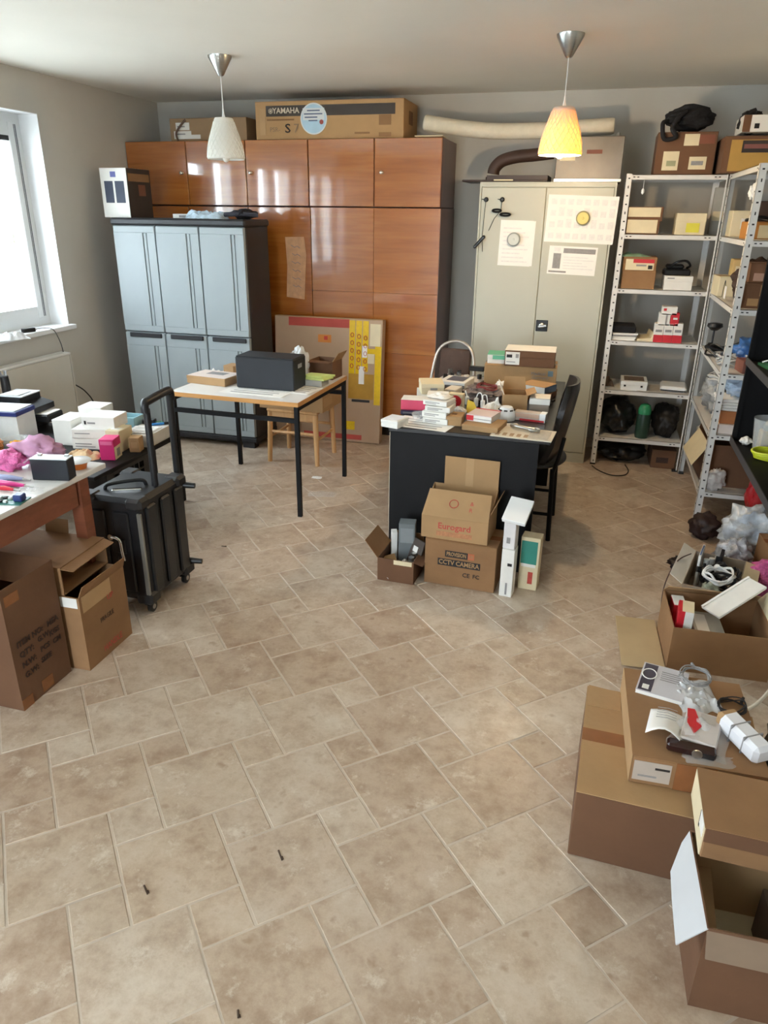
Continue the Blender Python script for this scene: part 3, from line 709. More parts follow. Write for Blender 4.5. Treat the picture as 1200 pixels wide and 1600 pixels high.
def papers(name, label, loc, rz, w, d, n, seed=0, m=None, th=.0012):
    rr = random.Random(seed); t = thing(name, label, 'papers', loc, rz)
    for k in range(n): MB().bb(-w/2, w/2, -d/2, d/2, 0, th*.9).build('sheet', m or PAPER, t, (rr.uniform(-.01,.01), rr.uniform(-.01,.01), k*th), R(rr.uniform(-6,6)))
    MB().bb(-w*.38, w*.3, -d*.4, -d*.33, 0, .0003).bb(-w*.38, w*.35, -d*.2, -d*.15, 0, .0003).bb(-w*.38, w*.2, d*.05, d*.1, 0, .0003).bb(-w*.38, w*.35, d*.25, d*.3, 0, .0003).build('printed_lines', GREYP, t, (0,0,n*th))
    return t

# ------------------------------------------------------------------ left: cartons and trolley case on the floor
open_box('cardboard_carton', 'large open-topped carton with rows of brown shipping print, front left', 'box', (-2.13, 1.902, 0), 0, (.48,.27,.505), CARD3, flaps=[('B',.12,-120)], inside=1,
    prints=[('R',.05,.86,.3,.94,TAPE,'tape'), ('R',.4,.02,.62,.12,TAPE,'tape'), ('R',.0,.0,.2,.09,TAPE,'tape')],
    texts=[('R',.35,.53,.032,'ITEM NO:',BRINK,1,.0012), ('R',.80,.53,.032,'MEA',BRINK,1,.0012), ('R',.25,.44,.032,'QTY:',BRINK,1,.0012), ('R',.58,.46,.03,'G.W',BRINK,1,.0012), ('R',.80,.44,.03,'KGS',BRINK,1,.0012), ('R',.26,.35,.032,'N.W:',BRINK,1,.0012), ('R',.58,.37,.03,'PCS',BRINK,1,.0012), ('R',.82,.36,.03,'CM',BRINK,1,.0012), ('R',.27,.26,.032,'G.W:',BRINK,1,.0012), ('R',.57,.28,.03,'SIZE',BRINK,1,.0012)])
open_box('cardboard_carton', 'worn open carton with faint red print between the front carton and the trolley case', 'box', (-2.06, 2.205, 0), R(1), (.48,.30,.335), CARD, flaps=[('R',.05,20)],
    prints=[('F',.82,.86,.98,.99,WBOX,'label'), ('R',.05,.78,.66,.99,CARDIN,'torn_panel')], texts=[('R',.5,.52,.03,'FRAGILE',BRINK,.8), ('R',.55,.12,.04,'HANDLE',REDINK,.8), ('R',.62,.75,.035,'UP',REDINK)])
t = thing('side_lying_carton', 'empty carton lying on its side on top of the worn carton', 'box', (-2.12, 2.20, .3365), R(3))
b = MB(); w_, d_, h_ = .46, .30, .12
b.bb(-w_/2, w_/2, -d_/2, d_/2, 0, .004).bb(-w_/2, w_/2, -d_/2, d_/2, h_-.004, h_).bb(-w_/2, w_/2, -d_/2, -d_/2+.004, .004, h_-.004).bb(-w_/2, w_/2, d_/2-.004, d_/2, .004, h_-.004).bb(-w_/2, -w_/2+.004, -d_/2+.004, d_/2-.004, .004, h_-.004)
b.build('body', CARD, t)
MB().slab([(w_/2-.002,-d_/2,h_-.004),(w_/2-.002,d_/2,h_-.004),(w_/2+.05,d_/2-.01,h_-.012),(w_/2+.05,-d_/2+.01,h_-.012)], .003).build('flap', CARD, t)
MB().slab([(-.05,d_/2,h_),(.06,d_/2,h_),(.06,d_/2+.01,h_+.06),(-.05,d_/2+.01,h_+.06)], .003).build('flap', CARD, t)

case = thing('trolley_case', 'black rigid trolley case with raised telescopic handle and wheels', 'suitcase', (-1.97, 2.705, 0))
W, D, zb, zt = .32, .39, .065, .57
MB().bb(-W/2+.008, W/2-.01, -D/2+.008, D/2-.008, zb, zt, .02).build('shell', BLACKPL, case, smooth=30)
for k in range(3):
    y = -D/2+.085+k*.115
    MB().bb(W/2-.014, W/2+.001, y-.04, y+.04, zb+.03, zt-.04, .01).build('rib', mat('case_face', '#191b1e', .36, var=.1), case, smooth=30)
for k in range(2): MB().bb(-W/2+.05+k*.12, -W/2+.13+k*.12, -D/2-.002, -D/2+.012, zb+.05, zt-.06, .006).build('rib', BLACKPL, case)
MB().bb(W/2-.028, W/2-.006, -D/2+.003, -D/2+.016, zb+.04, zt-.06, .003).build('trim_strip', mat('dull_aluminium', '#8b8880', .4, metal=.6), case)
for sx in (-1,1):
    for sy in (-1,1):
        MB().bb(sx*(W/2-.04)-.042, sx*(W/2-.04)+.042, sy*(D/2-.04)-.042, sy*(D/2-.04)+.042, zt-.05, zt+.006, .014).build('corner_cap', mat('case_cap', '#1f1d1d', .5), case, smooth=30)
        MB().bb(sx*(W/2-.04)-.042, sx*(W/2-.04)+.042, sy*(D/2-.04)-.042, sy*(D/2-.04)+.042, zb-.012, zb+.05, .012).build('corner_cap', mat('case_cap', '#1f1d1d', .5), case, smooth=30)
        f = MB().bb(-.02, .02, -.014, .014, 0, .03, .004).build('caster_fork', BLACKPL, case, (sx*(W/2-.045), sy*(D/2-.045), .032))
        MB().lathe([(.020,-.011),(.027,-.009),(.027,.009),(.020,.011)], 20, m=Matrix.Rotation(R(90),4,'Y')).build('wheel', BLACKPL, f, (sx*.012, 0, -.004), smooth=40)
        MB().lathe([(.012,-.0125),(.012,.0125)], 14, m=Matrix.Rotation(R(90),4,'Y')).build('hub', STEEL, f, (sx*.012, 0, -.004), smooth=40)
for z in (zt-.05, zb+.05): MB().tube([(W/2-.02, D/2-.02, z), (W/2+.045, D/2-.005, z-.004)], [.016,.013], 10).build('bumper', BLACKPL, case, smooth=40)
la = MB().bb(-.035, .035, -.006, 0, -.05, .02, .003).build('latch', BLACKPL, case, (.03, -D/2-.001, .36))
MB().tube(spline([(-.03,-.012,.03),(.0,-.02,.034),(.022,-.022,.02),(.026,-.022,-.03),(.03,-.02,-.075)], 5), .006, 8).lathe([(.014,0),(.014,.01)], 12, (-.03,-.008,.03), m=Matrix.Rotation(R(90),4,'X')).build('latch_lever', CHROME, la, smooth=40)
hx, ha, hb = .105, .015, .205
MB().tube([(hx,ha,.46),(hx,ha,.93)], .016, 10).build('handle_post', BLACKPL, case, smooth=40)
MB().tube([(hx,hb,.46),(hx,hb,.95)], .016, 10).build('handle_post', BLACKPL, case, smooth=40)
MB().tube(spline([(hx,ha-.012,.915),(hx,ha-.008,.955),(hx,ha+.03,.962),(hx,hb-.03,.972),(hx,hb+.008,.966),(hx,hb+.012,.925)], 5), .019, 10).build('grip', BLACKPL, case, smooth=50)
MB().tube(spline([(-.08,-.10,zt),(-.07,-.09,zt+.02),(.0,-.04,zt+.028),(.05,0,zt+.024),(.06,.01,zt)], 5), .009, 8).build('carry_handle', BLACKPL, case, smooth=50)
MB().box((.02,-.08,zt+.002), (.13,.02,.012), (0,0,R(25)), .003).build('chrome_plate', CHROME, case)

ck = thing('plastic_crate', 'black plastic crate with square grid sides under the low black table', 'crate', (-2.55, 3.31, 0), R(90))
g = MB(); cw, cd, ch = .40, .24, .425
for y in (-cd/2, cd/2):
    g.bb(-cw/2, -cw/2+.06, y-.006, y+.006, 0, ch).bb(cw/2-.06, cw/2, y-.006, y+.006, 0, ch).bb(-cw/2+.06, cw/2-.06, y-.006, y+.006, ch-.02, ch).bb(-cw/2+.06, cw/2-.06, y-.006, y+.006, 0, ch-.15)
    for k in range(1, 6): g.bb(-cw/2+.06+k*.0467-.005, -cw/2+.06+k*.0467+.005, y-.005, y+.005, ch-.15, ch-.02)
    for k in range(2): g.bb(-cw/2+.06, cw/2-.06, y-.005, y+.005, ch-.108+k*.042, ch-.099+k*.042)
for x in (-cw/2+.006, cw/2-.006): g.bb(x-.006, x+.006, -cd/2, cd/2, 0, ch)
g.build('grid_body', BLACKPL, ck); MB().bb(-cw/2+.012, cw/2-.012, -cd/2+.006, cd/2-.006, 0, .006).build('bottom', BLACKPL, ck)

# ------------------------------------------------------------------ left: things on the work table
Z = LTZ
c, rz, w_ = front((51,750), (109,752), Z, .062)
t = thing('battery', 'black rectangular battery block with pale top on the work table', 'battery', c, rz)
MB().bb(-w_/2, w_/2, -.031, .031, 0, .086, .003).build('case', mat('battery_case', '#20242b', .3), t); MB().bb(-w_/2+.002, w_/2-.002, -.029, .029, .086, .09).build('top_cover', flat('#cdd5d8', .3), t)
for s in (-1,1): MB().bb(s*.055-.008, s*.055+.008, .010, .022, .09, .096).build('terminal', STEEL, t)
# storage bin and the printer behind it
c = gz(20, 690, Z)
t = thing('storage_bin', 'translucent white storage bin with navy rim on the low black table', 'bin', (-3.33, 3.46, BTZ), R(8))
MB().prism([(-.15,-.09),(.11,-.09),(.11,.09),(-.15,.09)], .15).build('tub', mat('milky_bin', '#d7d9d6', .35), t)
MB().bb(-.157, .117, -.097, .097, .15, .178, .004).build('rim', flat('#27336e', .35), t)
MB().bb(-.15, .10, -.09, .09, .1785, .184).build('lid', flat('#dfe6e8'), t)
t = thing('printer', 'black desktop printer with stepped body and paper tray behind the navy-rimmed bin', 'printer', (-3.36, 3.69, BTZ), R(5))
MB().prism([(-.16,0),(.02,0),(.02,.09),(.09,.11),(.09,.145),(.0,.17),(.0,.205),(-.16,.205)], .20, Matrix.Translation((0,.1,0)) @ Matrix.Rotation(R(90),4,'X')).build('body', BLACKPL, t)
MB().bb(-.16, .01, -.095, .095, .206, .212).build('scanner_lid', flat('#d8dee2', .3), t)
MB().bb(.025, .16, -.08, .08, .05, .10, .008).build('output_tray', BLACKPL, t); MB().bb(.03, .15, -.07, .07, .1005, .104).build('paper', PAPER, t)
for k in range(3): MB().bb(-.15+.02*k, -.04+.01*k, -.08, .05, .2125+.002*k, .214+.002*k).build('paper', PAPER, t)
t = thing('black_bottle', 'small black cylinder with silver prongs standing on the low table near the radiator', 'bottle', (-3.56, 3.72, BTZ))
MB().lathe([(.026,0),(.027,.25),(.025,.30),(.02,.305)], 18).build('cylinder', BLACKPL, t, smooth=40)
for a in (0, 2.1, 4.2): MB().tube([(.014*math.cos(a),.014*math.sin(a),.30),(.02*math.cos(a),.02*math.sin(a),.335)], .005, 7).build('prong', CHROME, t)
# pouch
t = thing('drawstring_pouch', 'mauve fabric drawstring pouch lying on the work table', 'pouch', (-2.20, 2.405, Z), R(10))
MAUVE = mat('mauve_cloth', '#b98aa6', .85, var=.12, scale=12, bump=.3, bscale=25)
MB().blob((.21,.14,.115), 5, .35, 2.2, 4, crease=.35).build('pouch_body', MAUVE, t, smooth=70)
MB().tube(spline([(.03,-.06,.06),(.05,-.075,.075),(.075,-.07,.05),(.06,-.06,.02),(.03,-.07,.03)], 6), .004, 6).tube(spline([(.03,-.06,.06),(.0,-.08,.045),(-.03,-.085,.02)], 6), .004, 6).build('drawstring', flat('#cda7bb'), t, smooth=60)
PINKB = mat('pink_bubble_wrap', '#e06aa8', .35, var=.25, scale=60, bump=.8, bscale=110, alpha=.9)
bag('bubble_wrap_bag', 'pink bubble-wrap bag on the left edge of the work table', 'bag', (*gz(12, 733, Z)[:2], Z), R(15), (.18,.10,.085), PINKB, 8, amp=.3)
t = thing('parts_tray', 'clear tray of yellow pieces on the low black table', 'tray', gz(28, 697, BTZ), R(10))
MB().lathe([(.06,0),(.085,.045),(.083,.045),(.058,.003)], 20, cap1=False).build('tray', CLEAR, t, smooth=40)
for k in range(9): a = k*2.4; MB().blob((.03,.025,.022), k, .3, sub=2, c=(.03*math.cos(a), .03*math.sin(a), .004+.004*(k%3))).build('yellow_piece', flat('#e8a31b'), t, smooth=60)
t = thing('parts_dish', 'white oval lid over an orange dish beside the battery', 'dish', gz(123, 731, Z), R(10))
MB().lathe([(.032,0),(.04,.03)], 20).build('dish', flat('#d97a2b', .35), t, smooth=40); MB().lathe([(.052,.03),(.055,.033),(.05,.037),(.01,.041)], 24).build('lid', flat('#e6e8ea', .3), t, smooth=40)
for lb, px, cc, ln, rzz in (('pair of magenta handled pliers lying on the work table', (22,762), '#c9287c', .16, 8), ('red handled screwdriver lying on the work table', (10,768), '#c21f35', .12, 4), ('grey-blue handled cutter lying on the work table', (20,752), '#8b93b4', .15, 12)):
    p = gz(*px, Z); t = thing('hand_tool', lb, 'tool', p, R(rzz))
    MB().tube([(-ln/2,0,.010),(-ln*.1,.006,.011),(ln*.28,.002,.010)], [.008,.010,.006], 8).build('handle', flat(cc, .35), t, smooth=50); MB().tube([(ln*.26,.002,.010),(ln*.5,0,.008)], [.005,.0035], 8).build('shaft', STEEL, t, smooth=50)
    if 'pliers' in lb or 'cutter' in lb: MB().tube([(-ln/2,.03,.010),(-ln*.1,.014,.011),(ln*.28,.004,.010)], [.008,.010,.006], 8).build('handle', flat(cc, .35), t, smooth=50)
t = thing('circuit_board', 'green circuit board with a blue component at the work table edge', 'board', gz(20, 783, Z), R(12))
MB().bb(-.09, .05, -.04, .04, 0, .004).build('board', flat('#2f6b63', .4), t); MB().bb(.012, .046, -.02, .018, .004, .03, .004).build('component', flat('#23346b', .3), t)
for k in range(8): MB().bb(-.08+.02*(k%4), -.068+.02*(k%4), -.03+.035*(k//4), -.015+.035*(k//4), .004, .011).build('chip', flat('#c9cfcc') if k % 2 else INK, t)
bag('plastic_film', 'clear crumpled plastic film beside the circuit board', 'plastic', gz(45, 768, Z), R(30), (.10,.07,.02), CLEAR, 3, 'sheet')
bag('orange_bag', 'bag of orange and white pieces at the left edge of the low table', 'bag', (*gz(-12, 706, BTZ)[:2], BTZ), 0, (.14,.12,.08), mat('orange_mix', '#d98a4e', .5, var=.5, scale=40), 4)
t = thing('pink_cup', 'shallow pink plastic cup behind the white boxes on the low table', 'cup', (-3.03, 3.70, BTZ))
MB().lathe([(.04,0),(.05,.075),(.047,.075),(.038,.004)], 22, cap1=False).build('cup', flat('#d8517a', .35), t, smooth=40); MB().lathe([(.051,.072),(.053,.076),(.049,.08),(.046,.076)], 22, cap0=False, cap1=False).build('rim', flat('#e27b9b', .35), t, smooth=40)
# white boxes on the low black table
Z = BTZ; G = 'white cartons on the low black table'
pbox('white_carton', 'flat white carton at the bottom of the stack on the low table', 'box', (-2.745, 3.475, Z), R(10), (.20,.19,.066), WBOX, prints=[('F',.1,.2,.7,.28,GREYP,'printed_lines'),('F',.1,.45,.6,.53,GREYP,'printed_lines')], group=G)
pbox('white_carton', 'flat white carton in the middle of the stack on the low table', 'box', (-2.735, 3.475, Z+.066), R(14), (.21,.19,.052), WBOX, prints=[('F',.08,.5,.5,.6,GREYP,'printed_lines')], group=G)
pbox('white_carton', 'white carton with small black logo topping the stack on the low table', 'box', (-2.68, 3.49, Z+.118), R(8), (.20,.16,.07), WBOX, prints=[('F',.08,.35,.14,.65,INK,'logo'), ('F',.18,.42,.42,.55,GREYP,'printed_lines')], group=G)
pbox('white_carton', 'plain white carton standing on edge left of the stack on the low table', 'box', (-2.925, 3.50, Z), R(6), (.12,.19,.15), WBOX, group=G)
pbox('white_carton', 'white flip-top carton at the back right of the logo carton', 'box', (-2.87, 3.67, Z), R(6), (.15,.14,.185), WBOX, prints=[('F',.2,.6,.6,.75,GREYP,'printed_lines')], group=G)
pbox('cream_carton', 'cream cardboard sleeve between the white stack and the magenta box', 'box', (-2.565, 3.45, Z), R(6), (.085,.15,.125), CREAM, prints=[('T',.2,.2,.8,.5,WBOX)])
pbox('pink_box', 'small magenta box with a pale picture panel beside the white stack', 'box', (-2.515, 3.29, Z), R(14), (.082,.10,.118), flat('#d42a72', .4), prints=[('R',.02,.02,.98,.62,CREAM,'picture_panel'), ('R',.3,.12,.75,.5,GREYP,'printed_code'), ('F',.1,.75,.9,.92,flat('#e56b9b'),'label')])
pbox('tan_carton', 'small tan carton leaning behind the magenta box', 'box', (-2.455, 3.445, Z), R(14), (.06,.07,.085), CARD2, prints=[('F',.2,.3,.8,.7,CARDIN)])
PBLUE = mat('pale_blue_plastic', '#9fc6cf', .4, var=.04)
for k in range(2):
    t = thing('blue_tray', ['pale blue plastic tray under another tray on the low table', 'pale blue plastic tray stacked on top at the back of the low table'][k], 'tray', (-2.70, 3.72, Z+.062*k), R(2), 'pale blue trays on the low table')
    q = MB(); w_, d_, h_ = .17, .10, .06
    q.prism([(-w_/2,-d_/2),(w_/2,-d_/2),(w_/2,d_/2),(-w_/2,d_/2)], .004)
    for (a, b2, c2, d2) in ((-w_/2,w_/2,-d_/2,-d_/2+.004),(-w_/2,w_/2,d_/2-.004,d_/2),(-w_/2,-w_/2+.004,-d_/2,d_/2),(w_/2-.004,w_/2,-d_/2,d_/2)): q.bb(a, b2, c2, d2, .0, h_)
    q.build('tray_body', PBLUE, t)
    r_ = MB(); r_.bb(-w_/2-.004, w_/2+.004, -d_/2-.004, -d_/2, h_-.008, h_).bb(-w_/2-.004, w_/2+.004, d_/2, d_/2+.004, h_-.008, h_).bb(w_/2, w_/2+.004, -d_/2, d_/2, h_-.008, h_).bb(-w_/2-.004, -w_/2, -d_/2, d_/2, h_-.008, h_); r_.build('rim', PBLUE, t)
t = thing('black_charger', 'small black charger lying on the document carton', 'charger', (-2.55, 3.735, Z+.0765), R(10)); MB().bb(-.04,.04,-.02,.02,0,.03,.004).build('body', BLACKPL, t); MB().tube(spline([(.04,0,.012),(.07,.02,.01),(.09,-.01,.008),(.11,.0,.008)],5), .003, 6).build('cord', flat('#3f8f6d'), t)
pbox('document_carton', 'wide flat grey-white carton with papers at the end of the low table', 'box', (-2.505, 3.645, Z), R(2), (.18,.27,.075), mat('grey_white_card', '#c9c6c0', .6, var=.08), top='lid', prints=[('F',.1,.3,.5,.6,GREYP,'printed_lines')])
papers('paper_pile', 'loose printed papers on the flat carton of the low table', (-2.505, 3.60, Z+.077), R(8), .14, .14, 4, 2)
t = thing('blue_marker', 'small blue marker lying on the papers of the low table', 'marker', (-2.475, 3.72, Z+.0765), R(40)); MB().tube([(-.05,0,.008),(.03,0,.008)], .008, 8).build('barrel', flat('#2f7fc2'), t, smooth=40); MB().tube([(.03,0,.008),(.06,0,.008)], .0085, 8).build('cap', BLACKPL, t, smooth=40)
bag('kraft_wrap', 'crumpled tan wrapping paper in front of the white stack', 'paper', (-2.67, 3.26, Z), R(10), (.19,.12,.06), mat('kraft_paper', '#c6a77f', .8, var=.1), 6, 'sheet')
cable('black_wire', 'thin black wire running down the wall by the radiator', [(-3.775,4.55,.58),(-3.77,4.6,.52),(-3.765,4.72,.43),(-3.76,4.8,.30),(-3.77,4.82,.05)], .005, BLACKPL)
# window sill things
SZL = .946
t = thing('power_adapter', 'black power adapter lying on the window sill', 'adapter', gz(45, 519, SZL+.0), R(70))
MB().bb(-.045, .045, -.018, .018, 0, .028, .004).build('body', BLACKPL, t); MB().tube(spline([(.045,0,.014),(.09,-.03,.02),(.13,-.09,.012),(.14,-.14,-.07),(.145,-.15,-.14)], 6), .003, 6).build('cord', BLACKPL, t, smooth=50)
MB().bb(.045, .058, -.008, .008, .006, .022, .002).build('plug', WHITEPL, t)
bag('plastic_packaging', 'torn clear and white packaging film on the window sill', 'plastic', gz(18, 530, SZL), R(60), (.20,.12,.07), CLEAR2, 7, 'sheet')
papers('sill_papers', 'white folded papers lying at the corner of the window sill', gz(70, 505, SZL), R(85), .14, .09, 3, 5)
# ------------------------------------------------------------------ on top of the cabinets
a, b = gy(163, 333, 5.06), gy(204, 335, 5.06)
t = pbox('white_carton', 'white carton with two dark pictures on top of the grey plastic cabinet', 'box', ((a.x+b.x)/2, 5.06+.15, 1.6905), 0, (b.x-a.x, .30, .335), WBOX, top='flaps',
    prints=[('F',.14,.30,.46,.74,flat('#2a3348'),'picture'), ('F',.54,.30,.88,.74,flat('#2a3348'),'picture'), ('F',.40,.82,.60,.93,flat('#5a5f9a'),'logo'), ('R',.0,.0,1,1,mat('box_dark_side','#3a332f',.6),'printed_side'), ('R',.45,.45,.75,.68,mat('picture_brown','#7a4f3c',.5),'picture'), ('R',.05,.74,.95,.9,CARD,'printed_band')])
pbox('flat_white_box', 'thin white box lying behind the carton on the grey cabinet', 'box', (-3.02, 5.30, 1.6905), R(3), (.26,.18,.03), WBOX, prints=[('F',.2,.2,.7,.7,GREYP)])
bag('blue_plastic_pack', 'clear pack with blue corners lying on the grey cabinet', 'plastic', (-2.83, 5.13, 1.6905), R(2), (.32,.15,.09), mat('blue_white_film', '#b9cede', .2, var=.3, scale=22, spec=.8), 11, 'sheet')
t = thing('dark_cloth_roll', 'dark folded cloth at the right end of the grey cabinet top', 'cloth', (-2.55, 5.20, 1.6905), R(8))
MB().blob((.18,.20,.07), 3, .3, 2.5, 4, crease=.2).build('fold', BLKFAB, t, smooth=60); MB().tube(spline([(-.13,-.06,.03),(0,-.09,.035),(.12,-.06,.03)],6), .016, 8).build('rolled_edge', mat('dark_grey_cloth', '#33333b', .9, bump=.3), t, smooth=60)
c1, rz = (-2.97, 5.93, 2.2505), R(0)
a, b = gy(267, 216, 5.76), gy(386, 216, 5.76)
pbox('brown_carton', 'plain brown carton with white stickers on the left of the wall unit', 'box', ((a.x+b.x)/2, 5.76+.18, 2.2505), 0, (b.x-a.x, .36, .165), mat('cardboard_grey', '#94795a', .85, var=.08), top='flaps',
    prints=[('F',.08,.5,.26,.82,WBOX,'sticker'), ('F',.05,.12,.28,.46,WBOX,'sticker'), ('F',.28,.12,.4,.3,WBOX,'sticker'), ('F',.1,.62,.2,.68,GREYP,'printed_lines'), ('F',.08,.3,.2,.36,GREYP,'printed_lines')])
cable('brown_cable', 'brown cable looping beside the brown carton on the wall unit', [(-3.36,5.74,2.256),(-3.37,5.74,2.31),(-3.33,5.74,2.36),(-3.285,5.75,2.405)], .008, mat('brown_rubber', '#5a4537', .6))
# long keyboard carton
kc = pbox('keyboard_carton', 'long tan keyboard carton with dark band and round sticker on the wall unit', 'box', (-2.078, 5.91, 2.2505), R(.3), (1.16, .42, .255), mat('cardboard_tan', '#b08b5f', .8, var=.07, scale=5), top='flaps', tapem=TAPE,
    prints=[('F',.075,.61,.945,.89,mat('carton_band', '#3c332c', .6),'printed_band'), ('F',.03,.12,.07,.82,CARDIN,'printed_code'), ('F',.84,.34,.92,.60,CARD,'printed_square'), ('F',.84,.05,.92,.15,CARD,'printed_square'), ('F',.68,.12,.78,.17,CARD,'printed_lines'), ('F',.08,.50,.27,.54,CARD,'printed_lines'), ('R',.35,.4,.62,.75,mat('carton_print', '#7e5b3d', .8),'printed_panel')],
    texts=[('F',.215,.75,.052,'YAMAHA',mat('pale_lettering','#cdbfa8',.6),1.0,.001), ('F',.135,.26,.045,'PSR-',mat('grey_lettering','#8a7358',.6)), ('F',.225,.28,.085,'S',INK,1.25,.001), ('F',.285,.28,.085,'7',mat('grey_lettering','#8a7358',.6),1.1)])
rx = Matrix.Rotation(R(90),4,'X')
q = MB().tube([(.016*math.cos(k*math.pi/12), 0, .016*math.sin(k*math.pi/12)) for k in range(24)], .0018, 5, closed=True)
for k in range(3): q.box((0,0,0), (.027,.002,.0035), (0, R(30+60*k), 0))
q.build('tuning_fork_logo', mat('pale_lettering','#cdbfa8',.6), kc, (-.58+1.16*.108, -.2125, .255*.75))
st = MB().lathe([(.105,0),(.105,.002)], 40, m=rx).build('round_sticker', mat('sticker_white', '#d3d6d6', .35, var=.03), kc, (-.58+1.16*.405, -.211, .255*.53)); 
MB().lathe([(.096,0),(.096,.0006)], 40, m=rx).build('sticker_lower', mat('sticker_blue', '#a9c6d6', .35, var=.1), st, (0,-.0021,0))
MB().bb(-.085,.085,-.0032,-.0026,-.008,.07).build('sticker_panel', mat('sticker_white', '#d3d6d6', .35, var=.03), st)
for k, (xa, xb) in enumerate(((-.05,.05),(-.075,.07),(-.07,.03),(-.04,.03))): MB().bb(xa, xb, -.0042, -.0034, .05-k*.022, .058-k*.022).build('printed_lines', flat('#4d5a78'), st)
MB().lathe([(.016,0),(.016,.0008)], 20, m=rx).build('sticker_emblem', flat('#9e4a44'), st, (.062,-.0034,-.022))

FOAM = mat('foam_tube', '#d3c9b4', .8, var=.06, scale=20, bump=.15, bscale=80)
t = thing('foam_tube', 'long off-white foam tube lying across the wall unit and the steel cabinet', 'foam tube', (-1.36, 5.78, 2.2505))
sp = spline([(0,0,.106),(.12,0,.085),(.30,-.005,.06),(.52,-.01,.04),(.80,-.02,.038),(1.1,-.04,.047),(1.33,-.05,.056)], 8)
MB().tube(sp, [.045 if i in (0, len(sp)-1) else .052 for i in range(len(sp))], 18).build('tube', FOAM, t, smooth=60)
MB().tube([sp[0]+Vector((-.0015,0,0)), sp[0]], .02, 14).build('bore', INK, t)
pbox('flat_board', 'flat pale board under the end of the foam tube on the wall unit', 'board', (-1.30, 5.78, 2.2505), R(4), (.20,.34,.006), CREAM)
MSH = mat('dull_sheet_metal', '#6f6a64', .45, metal=.5, var=.15, scale=4)
t = thing('metal_case', 'dull grey sheet-metal case with a reddish tape strip on the steel cabinet', 'case', (-.165, 5.66, 1.951))
MB().bb(-.215, .215, -.17, .17, .0, .275, .004).build('body', MSH, t)
MB().bb(-.22, .22, -.176, -.168, 0, .022, .003).build('bright_edge', STEEL, t)
MB().bb(-.02, .08, -.1712, -.1702, .17, .195).build('tape_strip', flat('#6e3a2b'), t); MB().bb(-.19, -.09, -.1712, -.1702, .13, .19).build('paper_label', CREAM, t)
MB().lathe([(.014,0),(.010,.02),(.004,.024)], 12, c=(.17,-.12,.275)).build('knob', STEEL, t, smooth=40)
t = thing('dark_tray', 'flat dark brown tray overhanging the left side of the steel cabinet top', 'tray', (-.73, 5.62, 1.951))
MB().bb(-.27, .31, -.19, .15, 0, .012, .003).bb(-.10, .31, -.19, -.175, .012, .04).bb(.295, .31, -.175, .15, .012, .04).build('tray_body', mat('dark_brown_plastic', '#33231d', .5), t); MB().bb(-.05, .08, -.192, -.1905, .006, .014).build('label', CREAM, t)
t = thing('brown_duct', 'bent dark brown hose resting on the tray above the steel cabinet', 'hose', (-.62, 5.66, 1.964))
sp = spline([(-.20,0,.045),(-.19,0,.085),(-.14,0,.13),(-.04,0,.155),(.08,0,.165),(.21,-.0,.18)], 6)
MB().tube(sp, .042, 14).build('hose', mat('brown_leather', '#3f2b22', .6, var=.15), t, smooth=50); MB().lathe([(.052,0),(.052,.025)], 18, c=(-.20,0,0)).build('cuff', BLACKPL, t, smooth=40)

# ------------------------------------------------------------------ white-topped table and what is on it
Z = TZ
papers('paper_sheets', 'white sheets under the black case on the white-topped table', (-1.94, 4.03, Z), R(-2), .42, .22, 2, 4)
c, rz, w_ = front((370,606), (460,613), Z, .20)
t = thing('black_case', 'large matt black rectangular case on the white-topped table', 'case', (c[0], c[1], Z+.0028), rz)
MB().bb(-w_/2, w_/2, -.10, .10, 0, .192, .006).build('body', mat('matt_black_case', '#1c2026', .6, var=.15), t)
MB().bb(-w_/2+.004, w_/2-.004, -.096, .096, .192, .197, .002).build('top_panel', mat('matt_black_case', '#1c2026', .6, var=.15), t)
MB().bb(w_/2-.002, w_/2+.002, -.03, .03, .13, .155, .001).build('handle_slot', flat('#8b9196'), t); MB().bb(-w_/2+.003, w_/2-.003, -.1012, -.0998, .186, .189).build('seam', INK, t)
c, rz, w_ = front((292,598), (352,605), Z, .20)
pbox('tan_flat_box', 'flat tan box with white printed top on the left of the white-topped table', 'box', c, rz, (w_,.20,.05), CARD2, top='lid', prints=[('T',.02,.02,.98,.98,mat('pale_pink_card','#ddcfc6',.6),'printed_top'), ('T',.3,.45,.75,.8,GREYP,'picture')])
pbox('small_tan_box', 'little tan box behind the flat tan box on the white-topped table', 'box', (-2.30, 4.38, Z), R(-8), (.08,.10,.075), CARD2, prints=[('F',.15,.3,.7,.6,CARDIN)])
bag('crumpled_paper', 'small crumpled white paper next to the little tan box', 'paper', (-2.42, 4.36, Z), R(10), (.10,.09,.05), PAPER, 3, 'sheet')
t = open_box('parts_box', 'open white box of small parts behind the black case', 'box', (-2.04, 4.50, Z), R(-3), (.22,.16,.10), WBOX, flaps=[('L',.05,60)])
for k, (x, y) in enumerate(((-.06,0),(.0,.03),(.05,-.03))): bag('wrapped_part', ['wad of white paper at the left in the open parts box','crumpled white packet in the middle of the parts box','crumpled cream packet at the right of the parts box'][k], 'packet', (-2.04+x, 4.50+y, Z+.0045), k, (.07,.07,.115), [PAPER,CLEAR2,CREAM][k], k+2, crease=.3)
bag('plastic_bag', 'clear plastic bag with blue corner on the white-topped table', 'bag', (-1.835, 4.42, Z), R(20), (.12,.12,.21), CLEAR2, 6, amp=.4, crease=.4)
t = open_box('open_brown_box', 'open brown box at the back right of the white-topped table', 'box', (-1.70, 4.55, Z), R(-6), (.17,.15,.12), CARD3, flaps=[('R',.07,35,CARD2),('F',.05,95)])
